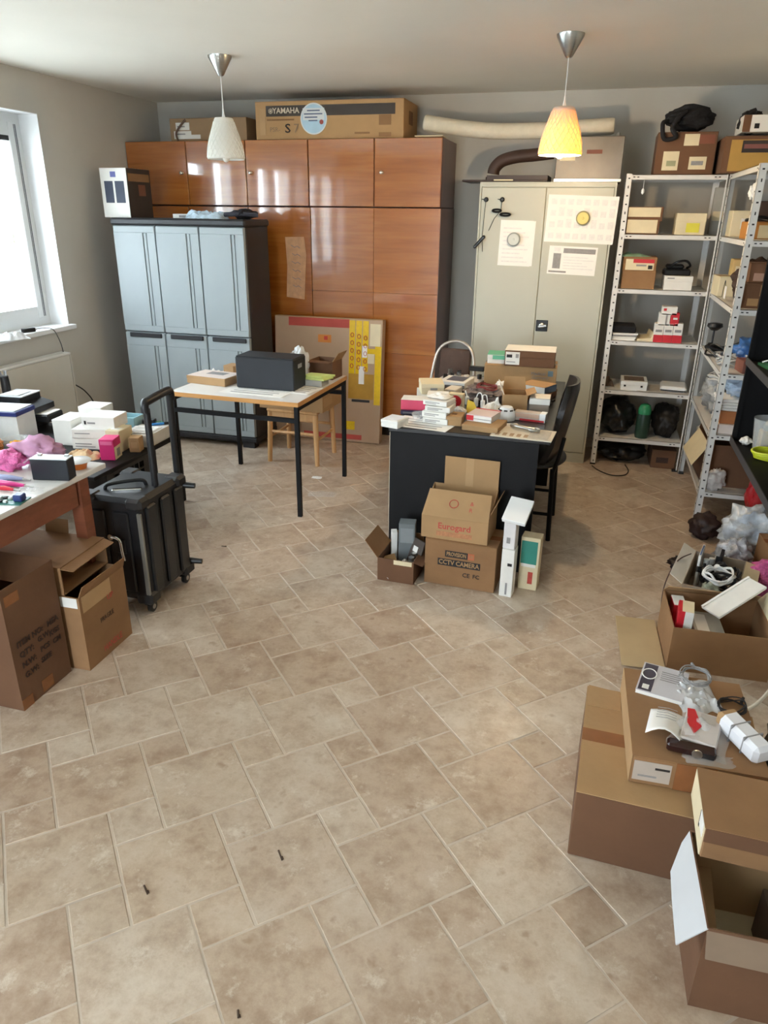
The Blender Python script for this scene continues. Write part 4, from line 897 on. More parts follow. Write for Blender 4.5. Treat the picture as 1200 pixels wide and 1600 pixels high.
pbox('grey_parts_box', 'small grey box under the lime cloth on the white-topped table', 'box', (-1.685, 4.30, Z), R(-4), (.15,.11,.04), mat('grey_card','#a9a7a0',.7), prints=[('F',.0,.1,.2,.9,BLACKPL,'dark_panel')])
t = thing('lime_cloth', 'folded lime-green cloth on the small grey box', 'cloth', (-1.685, 4.30, Z+.041), R(-5)); LIME = mat('lime_cloth', '#c3cf7d', .8, var=.12, scale=15)
MB().prism([(-.10,-.05),(.09,-.055),(.11,.05),(-.08,.06)], .012).build('lower_fold', LIME, t); MB().prism([(-.06,-.035),(.07,-.04),(.12,.055),(-.05,.05)], .012, Matrix.Translation((0,0,.0125))).build('upper_fold', LIME, t)
papers('paper_sheets', 'white papers at the right front corner of the white-topped table', (-1.675, 4.13, Z), R(-8), .12, .20, 4, 9)

# ------------------------------------------------------------------ stool and flat carton under the table
PINE = wood_mat('pale_pine', '#b78a58', '#c79a68', '#d1a877', .5, .05, 1)
st = thing('wooden_stool', 'pale wooden stool standing behind the white-topped table', 'stool', (-2.05, 4.945, 0), R(-1))
MB().bb(-.20, .20, -.185, .185, .385, .41, .008).build('seat', PINE, st)
for sx in (-1,1):
    for sy in (-1,1): MB().tube([(sx*.192,sy*.178,0),(sx*.178,sy*.162,.386)], [.017,.021], 12).build('leg', PINE, st, smooth=40)
    MB().tube([(sx*.185,-.165,.19),(sx*.185,.165,.19)], .010, 8).build('stretcher', PINE, st, smooth=40)
for sy in (-1,1): MB().tube([(-.18,sy*.168,.235),(.18,sy*.168,.235)], .011, 8).build('stretcher', PINE, st, smooth=40)
for sy in (-1,1): MB().bb(-.17, .17, sy*.165-.009, sy*.165+.009, .335, .385).build('apron', PINE, st)
open_box('pale_carton', 'pale open carton standing on the wooden stool', 'box', (-2.05, 4.94, .4105), R(-2), (.50,.36,.16), CARD2, flaps=[('F',.02,150)], prints=[('R',.1,.2,.5,.6,CARDIN)])
LEAN = 5
fc = thing('flat_carton', 'large flat carton with yellow tape and red stripes leaning against the wardrobe', 'box', (-2.03, 5.42, .004), rot=(R(-LEAN), 0, R(1.0)))
W, H, T = .90, .975, .09
MB().bb(-W/2, W/2, 0, T, 0, H, .004).build('carton_body', mat('cardboard_greyish', '#b0957c', .85, var=.07, scale=3), fc)
YT = mat('yellow_tape', '#d9b413', .25, var=.1, scale=30); YT2 = mat('amber_tape', '#b0873a', .2, var=.15, scale=10)
def strip(x0, x1, z0, z1, m, name='tape', d=.0012): return MB().bb(x0, x1, -d, .0, z0, z1).build(name, m, fc)
strip(-W/2+.12, W/2-.27, H-.07, H-.004, mat('faded_red_print', '#b0473c', .7, var=.1), 'red_stripe')
strip(-W/2+.25, W/2-.15, .02, .06, mat('faded_red_print', '#b0473c', .7, var=.1), 'red_stripe')
RR = flat('#b3301c')
for k in range(3):
    s = strip(W/2-.27+k*.055, W/2-.222+k*.055, H-.44+.02*k, H-.01, YT)
    for j in range(5): MB().tube([(W/2-.246+k*.055+.012*math.cos(a), -.002, H-.12-j*.06-.01*k+.016*math.sin(a)) for a in [2*math.pi*i/14 for i in range(14)]], .0028, 5, closed=True).build('printed_ring', RR, s)
strip(W/2-.13, W/2-.005, H-.26, H-.22, YT, d=.0016); strip(W/2-.055, W/2-.004, H-.66, H-.2, YT, d=.0018); strip(W/2-.27, W/2-.06, H-.62, H-.42, YT2, d=.0015)
strip(W/2-.10, W/2-.015, H-.20, H-.03, CREAM, 'sticker'); strip(W/2-.16, W/2-.12, H-.29, H-.20, PAPER, 'sticker', .003); strip(W/2-.115, W/2-.06, H-.335, H-.26, CREAM, 'sticker', .003); strip(W/2-.185, W/2-.14, H-.50, H-.36, WBOX, 'sticker', .003)
strip(W/2-.24, W/2-.09, H-.645, H-.625, INK, 'dark_tape', .002)
strip(W/2-.50, W/2-.40, .24, .33, YT); strip(W/2-.30, W/2-.21, .10, .17, YT); strip(-.08, .03, H-.19, H-.13, mat('orange_print', '#c77b2b', .6), 'picture'); strip(-.03, .0, H-.17, H-.14, RR, 'picture', .002)
MB().bb(-W/2, W/2, .002, T-.002, H, H+.004).build('top_flap', CARD2, fc)
# ------------------------------------------------------------------ things heaped on the black desk
Z = DZ
LNS = lambda f='F': [(f,.1,.55,.7,.68,GREYP,'printed_lines'), (f,.1,.3,.55,.42,GREYP,'printed_lines')]
papers('desk_papers', 'white leaflets along the front left edge of the desk', (-.80, 3.575, Z), R(-6), .32, .20, 2, 3)
c, rz, w_ = front((597,665), (620,671), Z, .12)
pbox('white_device_box', 'white flip-lid box overhanging the front left corner of the desk', 'box', (-.935, 3.50, Z), R(-14), (.10,.12,.04), WBOX, top='lid', prints=[('T',.1,.1,.9,.9,flat('#dfe3ea'),'lid_print')])
pbox('dark_blue_box', 'dark blue flat box under the pink box on the desk', 'box', (-.90, 3.79, Z), R(6), (.14,.12,.022), flat('#2d2b4a', .4), prints=LNS())
pbox('pink_box', 'bright pink box with white top on the left of the desk', 'box', (-.905, 3.80, Z+.0225), R(6), (.135,.11,.055), flat('#d23f62', .4), prints=[('T',.0,.0,1,1,WBOX,'white_top')])
t = thing('clear_parts_dish', 'clear plastic dish of dark screws on the desk front', 'dish', (-.83, 3.61+.05, Z+.0025))
MB().lathe([(.045,0),(.055,.03),(.053,.03),(.043,.003)], 22, cap1=False).build('dish', CLEAR, t, smooth=40)
for k in range(9): MB().tube([(.028*math.cos(k*2.3),.028*math.sin(k*2.3),.008),(.028*math.cos(k*2.3)+.012,.028*math.sin(k*2.3)+.006,.011)], .003, 6).build('screw', STEEL if k % 2 else INK, t)
G = 'stack of flat white cartons on the desk'
for k, (lab, rz, h, dx) in enumerate((('lowest flat white carton of the desk stack', -6, .03, 0), ('second flat white carton from the bottom of the desk stack', -10, .03, -.004), ('second flat white carton from the top of the desk stack', -4, .028, .006), ('topmost open flat white carton of the desk stack', -12, .026, -.002))):
    pbox('white_carton', lab, 'box', (-.735+dx, 3.64+.006*k, Z+.0025+.0305*k), R(rz), (.135,.12,h), WBOX, prints=LNS(), group=G)
bag('folded_leaflet', 'white folded leaflet propped on the stack of flat cartons', 'paper', (-.74, 3.68, Z+.125), R(-20), (.12,.10,.03), PAPER, 5, 'sheet')
pbox('white_carton', 'white carton under the cream carton at the desk left edge', 'box', (-.885, 4.10, Z), R(14), (.15,.20,.05), WBOX, prints=LNS())
pbox('cream_carton', 'cream carton at the left edge of the desk top', 'box', (-.88, 4.11, Z+.0505), R(18), (.135,.17,.06), CREAM, top='lid', prints=[('F',.4,.4,.7,.6,GREYP,'printed_lines')])
pbox('white_carton', 'upright white carton behind the flat stack on the desk', 'box', (-.80, 3.92, Z), R(8), (.12,.12,.085), WBOX, prints=LNS())
pbox('white_tablet_box', 'white box with dark screen picture on the left rear of the desk', 'box', (-.80, 4.49, Z), R(-8), (.17,.20,.05), WBOX, prints=[('T',.2,.25,.85,.92,flat('#5b5a66', .3),'screen_picture')])
t = thing('component_board', 'pale board covered with small electronic parts at the rear of the desk', 'board', (-.80, 4.735, Z), R(-8))
MB().bb(-.14, .14, -.085, .085, 0, .01).build('board', mat('pale_board', '#cfc7c1', .6), t)
rr = random.Random(7)
for k in range(14): MB().bb(-.012, .012, -.009, .009, 0, rr.uniform(.012,.04)).build('component', [INK, STEEL, flat('#57606b'), WBOX][k % 4], t, (rr.uniform(-.12,.12), rr.uniform(-.07,.07), .01), rr.random()*3)
t = thing('black_adapter', 'black adapter block lying on the component board', 'adapter', (-.72, 4.79, Z+.05), R(-5)); MB().bb(-.05,.05,-.02,.02,0,.03,.004).build('body', BLACKPL, t); MB().tube(spline([(.05,0,.015),(.08,.01,.02),(.09,.04,.005)],5), .003, 6).build('cord', BLACKPL, t)
rt = pbox('tan_sign_box', 'tan box with a red round emblem standing on the desk', 'box', (-.70, 3.955, Z), R(-3), (.085,.05,.085), CREAM, prints=())
MB().lathe([(.034,0),(.034,.001)], 24, m=Matrix.Rotation(R(90),4,'X')).build('red_emblem', RED, rt, (0,-.0258,.045)); text('S', .034, WBOX, rt, (0,-.0276,.045), FACE['F'])
t = thing('yellow_tag', 'yellow leaf-shaped tag leaning over the parts on the desk', 'tag', (-.605, 3.80, Z), R(-12))
MB().prism([(-.03,.085),(-.022,.02),(.0,.0),(.03,.004),(.036,.04),(.01,.075)], .003, Matrix.Translation((0,.02,0)) @ Matrix.Rotation(R(62),4,'X')).build('tag', mat('yellow_tag', '#d0ae2e', .4, var=.1), t); MB().bb(.006,.026,.012,.016,.012,.022).build('print', INK, t)
pbox('kraft_box', 'small open kraft box in front of the yellow tag', 'box', (-.645, 3.635, Z), R(2), (.085,.11,.05), CARD2, top='lid', prints=[('T',.3,.4,.6,.6,CARD3)])
pbox('flat_kraft_box', 'flat kraft box at the front edge of the desk under the red book', 'box', (-.485, 3.60, Z), R(-8), (.19,.18,.03), CARD2, top='lid')
t = thing('red_white_book', 'thick white booklet with red spine corner on the flat kraft box', 'book', (-.50, 3.66, Z+.0305), R(-12))
MB().bb(-.066,.066,-.07,.07,0,.03).build('pages', PAPER, t); MB().bb(-.068,.068,-.072,.072,.03,.034).build('cover', mat('pink_grey_cover','#d7c4c2',.5,var=.06), t)
MB().bb(-.068,-.03,-.0725,-.0705,.004,.03).build('red_corner', RED, t); MB().bb(-.068,.068,.058,.0725,.0345,.0352).build('red_stripe', RED, t); MB().bb(-.03,.068,-.0727,-.0722,.013,.016).build('page_line', GREYP, t)
t = thing('smoke_detector', 'round white smoke detector with dark slots on the desk', 'detector', (-.40, 3.80, Z))
MB().lathe([(.047,0),(.049,.02),(.046,.045),(.034,.062),(.030,.07)], 28).build('housing', WHITEPL, t, smooth=40)
for k in range(8): a = k*math.pi/4; MB().box((.040*math.cos(a), .040*math.sin(a), .055), (.006,.018,.007), (0, R(35), a) if False else Euler((0,R(50),a)).to_matrix()).build('vent_slot', INK, t)
t = thing('packed_tube', 'long clear pack with a brown and red cartridge on the desk right side', 'pack', (-.275, 3.825, Z), R(-8))
MB().bb(-.085,.085,-.03,.03,0,.045,.004).build('pack_box', mat('greyish_pack','#b9aba0',.4,var=.1), t); MB().bb(-.08,.05,-.0315,-.030,.02,.04).build('window_print', flat('#c7a58f'), t); MB().bb(.055,.085,-.031,.031,.001,.0465).build('end_cap', WHITEPL, t)
MB().bb(-.05,.08,-.032,-.030,.002,.012).build('red_band', RED, t)
pbox('grey_white_carton', 'grey carton with white lid on the right side of the desk', 'box', (-.245, 4.03, Z), R(2), (.11,.12,.085), mat('grey_brown_card','#8f8478',.7), top='lid', prints=[('T',.0,.0,1,1,WBOX,'white_lid'), ('F',.0,.62,1,.98,WBOX,'white_edge')])
t = open_box('open_kraft_carton', 'open kraft carton with white paper lining in the middle of the desk', 'box', (-.385, 4.03, Z), R(10), (.13,.15,.10), CARD2, flaps=[('B',.07,20),('L',.06,25,WBOX),('R',.05,70)])
pbox('blue_white_box', 'blue and white box resting on stacked cartons at the desk right rear', 'box', (-.285, 4.36, Z+.0415), R(-24), (.17,.15,.042), flat('#5d7391', .5), prints=[('F',.0,.15,1,1,WBOX,'white_front'), ('T',0,0,1,1,CARD2,'kraft_top')])
pbox('brown_flat_box', 'brown flat box beneath the blue and white box', 'box', (-.29, 4.38, Z), R(-10), (.20,.20,.041), CARD3, top='lid')
pbox('tan_shipping_carton', 'wide tan carton with grey print at the back of the desk', 'box', (-.425, 4.72, Z), R(3), (.45,.24,.135), CARD2, top='flaps', prints=[('F',.88,.6,.95,.85,flat('#6f8287'),'printed_emblem')], texts=[('F',.75,.70,.026,'Medical',GREYP,1.1), ('F',.78,.52,.026,'Germany',GREYP,1.1)])
pbox('brown_shipping_box', 'brown box with white address label on the tan carton', 'box', (-.37, 4.70, Z+.136), R(2), (.31,.22,.095), CARD3, top='lid', prints=[('F',.02,.1,.30,.92,WBOX,'address_label'), ('F',.04,.55,.15,.75,INK,'printed_code'), ('F',.04,.25,.22,.3,GREYP,'printed_lines'), ('F',.22,.55,.28,.8,GREYP,'printed_code'), ('T',0,0,1,1,WBOX,'pale_top')])
pbox('green_white_box', 'small white box with green top beside the brown box on the tan carton', 'box', (-.585, 4.71, Z+.136), R(4), (.11,.16,.055), WBOX, top='lid', prints=[('T',.0,.0,1,1,flat('#5fae8c'),'green_top'), ('F',.3,.5,1,.96,flat('#5fae8c'),'green_edge')])
t = thing('newspaper', 'folded newspaper hanging over the front right corner of the desk', 'newspaper', (-.28, 3.55, Z), R(-4))
MB().bb(-.15, .15, -.10, .09, 0, .005).build('pages', mat('newsprint', '#cfc6b4', .8, var=.05), t)
for k in range(5): MB().bb(-.13+k*.035, -.11+k*.035, -.08, -.03, .005, .0056).build('print_column', mat('orange_grey_print','#9f8468',.8), t)
MB().bb(.03, .13, -.085, .07, .005, .0055).build('text_block', mat('newsprint_text','#b7b0a4',.8,var=.15,scale=80), t)
t = thing('metal_clamp', 'grey metal clamp lying on the newspaper', 'clamp', (-.29, 3.60, Z+.006), R(-15))
MB().tube(spline([(-.07,.02,.01),(-.03,.0,.014),(.03,-.005,.012),(.06,.0,.01)],5), .010, 8).build('jaw', STEEL, t, smooth=50); MB().tube([(.06+.025*math.cos(k*.52), .025*math.sin(k*.52), .010) for k in range(12)], .006, 6, closed=True).build('ring', STEEL, t, smooth=50)
bag('wire_bag', 'clear bag stuffed with dark red and brown wires in the middle of the desk', 'bag', (-.565, 4.20, Z), R(10), (.27,.28,.085), mat('wire_bag_film', '#4a3c3c', .3, var=.6, scale=30, bump=.8, bscale=30, col2='#9b8f8c'), 9, amp=.35, crease=.3)
for k, (x, y) in enumerate(((-.60,4.03),(-.555,3.98),(-.655,4.05))):
    t = thing('white_plug', ['white plug standing beside the wire bag','white plug with looped lead in front of the wire bag','white plug behind the red emblem box'][k], 'plug', (x, y, Z), k)
    MB().bb(-.012,.012,-.01,.01,0,.05,.004).build('housing', WHITEPL, t); MB().tube(spline([(0,0,.05),(.01,.01,.075),(.03,.0,.07),(.035,-.01,.0045)],5), .003, 6).build('lead', WHITEPL, t, smooth=50)
bag('white_paper_wad', 'crumpled white wrapping beside the smoke detector', 'paper', (-.49, 3.93, Z), R(30), (.13,.11,.09), PAPER, 12, 'sheet')
bag('white_wrap', 'white wrapping sheet propped at the rear of the wire bag', 'paper', (-.49, 4.44, Z), R(30), (.16,.12,.10), PAPER, 15, 'sheet')
coil('red_wire_coil', 'coil of dark red wire lying on the wire bag', (-.56, 4.17, Z+.075), .08, .003, flat('#7a2a2c'), 4, 5)

pbox('black_router_box', 'flat black device under the tablet box on the desk', 'device', (-.80, 4.33, Z), R(6), (.15,.10,.035), BLACKPL, prints=[('F',.2,.3,.8,.5,GREYP,'ports')])
pbox('white_carton', 'small white carton leaning beside the cream carton on the desk', 'box', (-.765, 4.20, Z), R(-10), (.07,.12,.06), WBOX, prints=LNS())
bag('clear_pouch', 'clear zip pouch of grey parts beside the kraft box on the desk', 'pouch', (-.655, 3.80, Z), R(12), (.08,.09,.05), CLEAR2, 14, crease=.3)
papers('loose_sheets', 'loose white sheets under the smoke detector pile on the desk', (-.36, 3.665, Z), R(18), .10, .11, 2, 12)
coil('black_lead', 'black coiled lead behind the grey carton on the desk', (-.24, 4.17, Z+.003), .06, .004, BLACKPL, 5, 21, .02)
# ------------------------------------------------------------------ chairs
LEATH = mat('black_leatherette', '#1d1a1a', .35, var=.2, bump=.1, bscale=60)
ch = thing('black_chair', 'black leatherette chair tucked in at the right side of the desk', 'chair', (-.275, 4.13, 0))
MB().blob((.42,.44,.09), 2, .08, 1.5, 4, c=(0,0,.40)).build('seat', LEATH, ch, smooth=70)
prof = [(.13,.46,.03),(.165,.56,.035),(.185,.66,.035),(.205,.76,.033),(.222,.85,.028),(.225,.895,.016)]
q = MB(); n = len(prof); rows = []
for (x, z, th) in prof:
    row = []
    for k in range(13):
        a = k/12*2-1; y = a*(.205 if z < .8 else .205-.05*(z-.8)/.1*abs(a)**2)
        bulge = -.05*(abs(a)**2)                                  # wraps slightly round the sitter
        row.append((Vector((x-th/2+bulge, y, z)), Vector((x+th/2+bulge, y, z))))
    rows.append(row)
V = [[(q.bm.verts.new(a), q.bm.verts.new(b)) for a, b in row] for row in rows]
for j in range(n-1):
    for k in range(12):
        for s in (0, 1): q.bm.faces.new((V[j][k][s], V[j][k+1][s], V[j+1][k+1][s], V[j+1][k][s]))
for k in range(12):
    for j in (0, n-1): q.bm.faces.new((V[j][k][0], V[j][k+1][0], V[j][k+1][1], V[j][k][1]))
for j in range(n-1):
    for k in (0, 12): q.bm.faces.new((V[j][k][0], V[j+1][k][0], V[j+1][k][1], V[j][k][1]))
q.build('backrest', LEATH, ch, smooth=50)
for sx in (-1,1):
    for sy in (-1,1): MB().tube([(sx*.15 if sx < 0 else .155, sy*.20, 0), (sx*.15 if sx < 0 else .14, sy*.19, .43)], .014, 10).build('leg', BLACK, ch, smooth=40)
for sy in (-1,1): MB().tube([(-.15, sy*.197, .16), (.15, sy*.197, .16)], .010, 8).build('stretcher', BLACK, ch, smooth=40)
for sy in (-1,1): MB().tube(spline([(.14,sy*.19,.40),(.165,sy*.20,.50),(.185,sy*.205,.62)],4), .011, 8).build('back_support', BLACK, ch, smooth=40)

TUBE = mat('pale_tube', '#b3aaa0', .35, metal=.6)
BRN = mat('brown_upholstery', '#4a382f', .85, var=.15, bump=.2, bscale=60)
c2 = thing('tubular_chair', 'brown padded chair with pale tubular frame behind the desk', 'chair', (-.90, 5.08, 0), R(-8))
MB().tube(spline([(-.17,-.17,0),(-.17,-.16,.42),(-.15,-.10,.74),(-.11,-.07,.88),(0,-.055,.93),(.11,-.07,.88),(.15,-.10,.74),(.17,-.16,.42),(.17,-.17,0)],6), .011, 8).build('frame_loop', TUBE, c2, smooth=50)
MB().tube(spline([(-.16,.16,0),(-.16,.15,.42),(-.155,-.15,.43)],4), .011, 8).build('leg', TUBE, c2, smooth=50); MB().tube(spline([(.16,.16,0),(.16,.15,.42),(.155,-.15,.43)],4), .011, 8).build('leg', TUBE, c2, smooth=50)
MB().bb(-.15, .15, -.14, .17, .43, .475, .015).build('seat', BRN, c2, smooth=40)
MB().box((0,-.075,.76), (.23,.03,.24), (R(-8),0,0), .012).build('backrest', BRN, c2, smooth=40)

# ------------------------------------------------------------------ cartons on the floor in front of the desk
c, rz, w_ = front((592,905), (648,915), 0, .22)
ob = open_box('open_parts_carton', 'small open carton of parts on the floor before the desk', 'box', (c[0]-.012, c[1], 0), R(-2), (.19,.22,.125), CARD3, flaps=[('L',.11,40,CARD),('B',.07,-8,CARD),('R',.05,110)], prints=[('F',.45,.80,.95,.99,CREAM,'paper_strip')])
cx, cy = c[0]-.012, c[1]
pbox('grey_block', 'grey plastic block standing in the back of the parts carton', 'box', (cx+.015, cy+.055, .0045), R(8), (.085,.07,.27), mat('grey_block','#6c7376',.5), prints=[('F',.1,.6,.9,.9,flat('#848b8e'))])
t = thing('white_tube', 'white plastic tube lying across the parts carton', 'tube', (cx-.01, cy-.045, .03), R(30), rot=(0, R(-28), R(55))); MB().tube([(-.07,0,.014),(.07,0,.014)], .013, 12).build('tube', WHITEPL, t, smooth=40); MB().tube([(.07,0,.014),(.076,0,.014)], .010, 12).build('end_cap', GREYP, t)
t = thing('display_module', 'dark rectangular display module leaning in the parts carton', 'module', (cx+.035, cy-.005, .0045), rot=(R(-14), R(8), R(-30))); MB().bb(-.03,.05,-.006,.006,0,.20,.002).build('panel', mat('dark_brown_panel','#4a403a',.5), t); MB().bb(-.01,.02,-.0075,-.006,.13,.16).build('sticker', WBOX, t)
for k in range(3):
    t = thing('glass_jar', ['small glass jar at the right wall of the parts carton','small glass jar behind the front one in the parts carton','small glass jar in the front corner of the parts carton'][k], 'jar', (cx+.066, cy+(-.01,.03,-.06)[k], .0045)); MB().lathe([(.016,0),(.018,.01),(.018,.10),(.013,.11)], 14).build('jar', mat('jar_glass','#8f9187',.2,alpha=.8), t, smooth=40); MB().lathe([(.015,.11),(.015,.125)], 14).build('lid', STEEL, t, smooth=40)
pbox('white_small_box', 'white slim box beside the grey block in the parts carton', 'box', (cx-.06, cy+.07, .0045), R(20), (.03,.05,.20), WBOX)
pbox('tan_insert', 'tan cardboard insert lying in the parts carton', 'box', (cx-.055, cy-.02, .06), rot=(R(10),R(-12),R(25)), rz=0, dims=(.07,.08,.025), m=CARD2)

cc = pbox('camera_carton', 'brown camera carton with black label bands below the open carton', 'box', (-.505, 3.328, 0), R(-3), (.36,.235,.245), CARD, top='flaps', prints=[('F',.29,.66,.61,.80,INK,'printed_band'), ('F',.61,.66,.70,.80,flat('#b5653f'),'printed_band'), ('F',.19,.46,.79,.61,INK,'printed_band')],
    texts=[('F',.45,.73,.030,'PROVISION',CARD2,.66,.0006), ('F',.655,.73,.022,'ISR',CARD2,.8), ('F',.49,.535,.035,'CCTV CAMERA',CARD2,.86,.0006), ('F',.60,.30,.032,'CE',INK,1,.0004), ('F',.74,.30,.030,'FC',INK,1,.0004)])
ec = thing('red_print_carton', 'carton with red script lettering and raised flaps on the camera carton', 'box', (-.545, 3.345, .2455), R(-3))
w_, d_, hf, hb, th = .335, .23, .115, .21, .004
q = MB(); q.bb(-w_/2, w_/2, -d_/2, -d_/2+th, 0, hf).bb(-w_/2, w_/2, d_/2-th, d_/2, 0, hb).bb(-w_/2+th, w_/2-th, -d_/2+th, d_/2-th, 0, th)
for s in (-1,1):
    x = -w_/2 if s < 0 else w_/2-th
    q.prism([(-d_/2+th,0),(d_/2-th,0),(d_/2-th,hb),(-d_/2+th,hf)], th, Matrix(((0,0,1,x),(1,0,0,0),(0,1,0,0),(0,0,0,1))))
q.build('body', CARD2, ec)
fl = MB().prism([(-w_/2,0),(w_/2,0),(w_/2-.01,.15),(-w_/2+.01,.15)], .003).build('flap', CARD2, ec); fl.matrix_local = Matrix.Translation((0,-d_/2,hf)) @ Matrix.Rotation(R(44),4,'X')
text('Eurogard', .045, REDINK, ec, (0,-d_/2-.001,.07), FACE['F'], sx=1.0, bold=.0006); MB().bb(-.09,.09,-.0006,.0004,-.012,.012).build('printed_line', mat('faded_red','#b07a55',.8,var=.2,scale=60), ec, (0,-d_/2,.03))
o = MB().tube([(.022*math.cos(a), .022*math.sin(a), .0035) for a in [2*math.pi*k/16 for k in range(16)]], .002, 5, closed=True).build('printed_ring', REDINK, fl, (-.02,.08,0)); text('&', .03, REDINK, fl, (.07,.09,.0035), (0,0,0)); text('R', .03, REDINK, fl, (.07,.055,.0035), (0,0,0))
f2 = MB().bb(-.13, .15, -.003, 0, 0, .15).build('flap', CARD2, ec, (.015, d_/2-.001, hb)); MB().bb(-.02,.02,-.0036,-.003,.0,.15).build('tape', CARDIN, f2)
f3 = MB().bb(0,.003,-.09,.09,0,.08).build('flap', CARD, ec, (w_/2-.002, .01, .145), rot=(0,R(25),0))

c, rz, w_ = front((778,928), (800,933), 0, .06)
wt = pbox('tall_white_box', 'tall slim white box standing on the floor right of the camera carton', 'box', (-.27, 3.22, 0), R(-6), (.062,.07,.255), WBOX, prints=[('F',.45,.05,.6,.3,GREYP,'printed_lines'), ('F',.5,.66,.85,.72,INK,'printed_code')])
pbox('tall_white_box', 'short white box standing on the tall slim white box', 'box', (-.272, 3.225, .2555), R(-8), (.058,.065,.15), mat('greyish_white','#d6d2d2',.6), prints=[('F',.3,.2,.6,.4,GREYP,'printed_lines')])
pbox('phone_box', 'flat white phone box tilted on top of the white boxes', 'box', (-.25, 3.25, .425), 0, (.115,.16,.022), WHITEPL, top='lid', rot=(R(24), R(4), R(-8)))
pbox('teal_label_box', 'cream upright box with a teal front panel leaning by the desk', 'box', (-.175, 3.33, 0), R(-6), (.095,.075,.285), CREAM, prints=[('F',.05,.50,.88,.93,flat('#2a8577',.4),'teal_panel'), ('F',.1,.44,.85,.50,WBOX,'label'), ('F',.5,.12,.75,.35,REDINK,'printed_mark')])
# ------------------------------------------------------------------ things on the shelves
def sbox(name, label, px0, px1, row_top, row_bot, y, z, d, m, top='tuck', prints=(), texts=(), cat='box', rz=0, group=None):
    """a box whose front spans px0..px1 of the photo at depth y, standing on the level z"""
    a, b = gy(px0, row_bot, y), gy(px1, row_bot, y); h = gy(px0, row_top, y).z - z
    return pbox(name, label, cat, ((a.x+b.x)/2, y+d/2, z+.0006), rz, (b.x-a.x, d, h), m, top, prints, texts, group)
S = [.22, .575, .928, 1.28, 1.632, 1.995]
Y0 = 5.475
# top of the back unit
sbox('labelled_carton', 'brown carton with white labels on top of the back shelving', 1021, 1113, 207, 268, 5.48, S[5], .32, CARD3, 'flaps', prints=[('F',.13,.1,.40,.55,CREAM,'label'), ('F',.2,.2,.36,.33,mat('green_grey_print','#9b9b7a',.7),'picture'), ('F',.58,.12,.87,.42,CREAM,'label'), ('F',.62,.22,.82,.32,GREYP,'printed_lines'), ('F',.45,.68,.7,.95,CREAM,'label'), ('F',.70,.72,.96,.93,mat('printed_stamp','#7d4934',.7),'stamp')])
t = thing('black_bag', 'black soft bag with hanging strap on the labelled carton', 'bag', (.44, 5.64, S[5]+.265), R(5))
MB().blob((.30,.26,.145), 4, .25, 2.0, 4, crease=.15).build('bag_body', BLKFAB, t, smooth=70)
MB().tube(spline([(-.05,-.12,.10),(-.10,-.165,.06),(-.13,-.178,.0),(-.10,-.178,-.05),(-.17,-.178,-.06),(-.19,-.17,.02),(-.175,-.15,.04),(-.14,-.1,.05)],5), .014, 8).build('strap', BLKFAB, t, smooth=60)
MB().bb(-.16,-.08,-.13,-.09,.03,.07,.008).build('buckle', BLACKPL, t)
sbox('printed_carton', 'brown carton with yellow and blue print on top of the corner shelving', 1126, 1230, 213, 263, 5.30, S[5], .40, CARD3, 'flaps', prints=[('F',.10,.05,.95,.9,mat('ochre_print','#b08a45',.7),'printed_panel'), ('F',.27,.55,1.0,.88,mat('dark_oval','#2f2420',.6),'picture'), ('F',.30,.66,1.0,.78,mat('red_brown_print','#7b4a45',.6),'picture')])
sbox('white_brown_carton', 'white fronted carton stacked on the yellow printed carton', 1158, 1235, 180, 211, 5.30, S[5]+.2235, .30, WBOX, 'flaps', prints=[('F',.0,.0,.16,1,CARD3,'brown_edge'), ('F',.24,.2,.34,.5,INK,'printed_mark')])
bag('black_cloth', 'black cloth slumped beside the white fronted carton', 'cloth', (.775, 5.44, S[5]+.2240), R(5), (.13,.24,.13), BLKFAB, 7, amp=.3)
# back unit, second level from the top
z = S[4]
sbox('brown_white_box', 'lower brown box with white front on the second shelf from the top', 977, 1029, 342, 362, Y0, z, .25, CARD3, 'lid', prints=[('F',.03,.08,.93,.95,CREAM,'white_front')])
sbox('brown_white_box', 'upper brown box with white edge on the second shelf from the top', 979, 1035, 323, 342, Y0, z+.0805, .25, CARD3, 'lid', prints=[('F',.03,.3,.93,.95,CREAM,'white_front')])
sbox('cream_note_box', 'cream box with a yellow sticky note on the second shelf', 1054, 1101, 333, 362, Y0, z, .22, CREAM, 'lid', prints=[('F',.36,.12,.80,.55,flat('#d9cf45'),'sticky_note')])
sbox('grey_panel_box', 'tall pale grey panel leaning at the right end of the second shelf', 1107, 1129, 293, 362, 5.70, z, .05, mat('pale_grey_card','#aaa79d',.7), prints=[('F',.1,.3,.8,.5,CREAM)])
t = thing('shelf_pulley', 'small white cord toggle hanging under the top shelf', 'toggle', (.20, 5.462, S[5]-.033)); MB().tube([(0,0,0),(0,0,-.05)], .0015, 5).build('cord', WHITEPL, t); MB().lathe([(.004,-.05),(.010,-.06),(.010,-.075),(.003,-.085)], 10).build('toggle', WHITEPL, t, smooth=40)
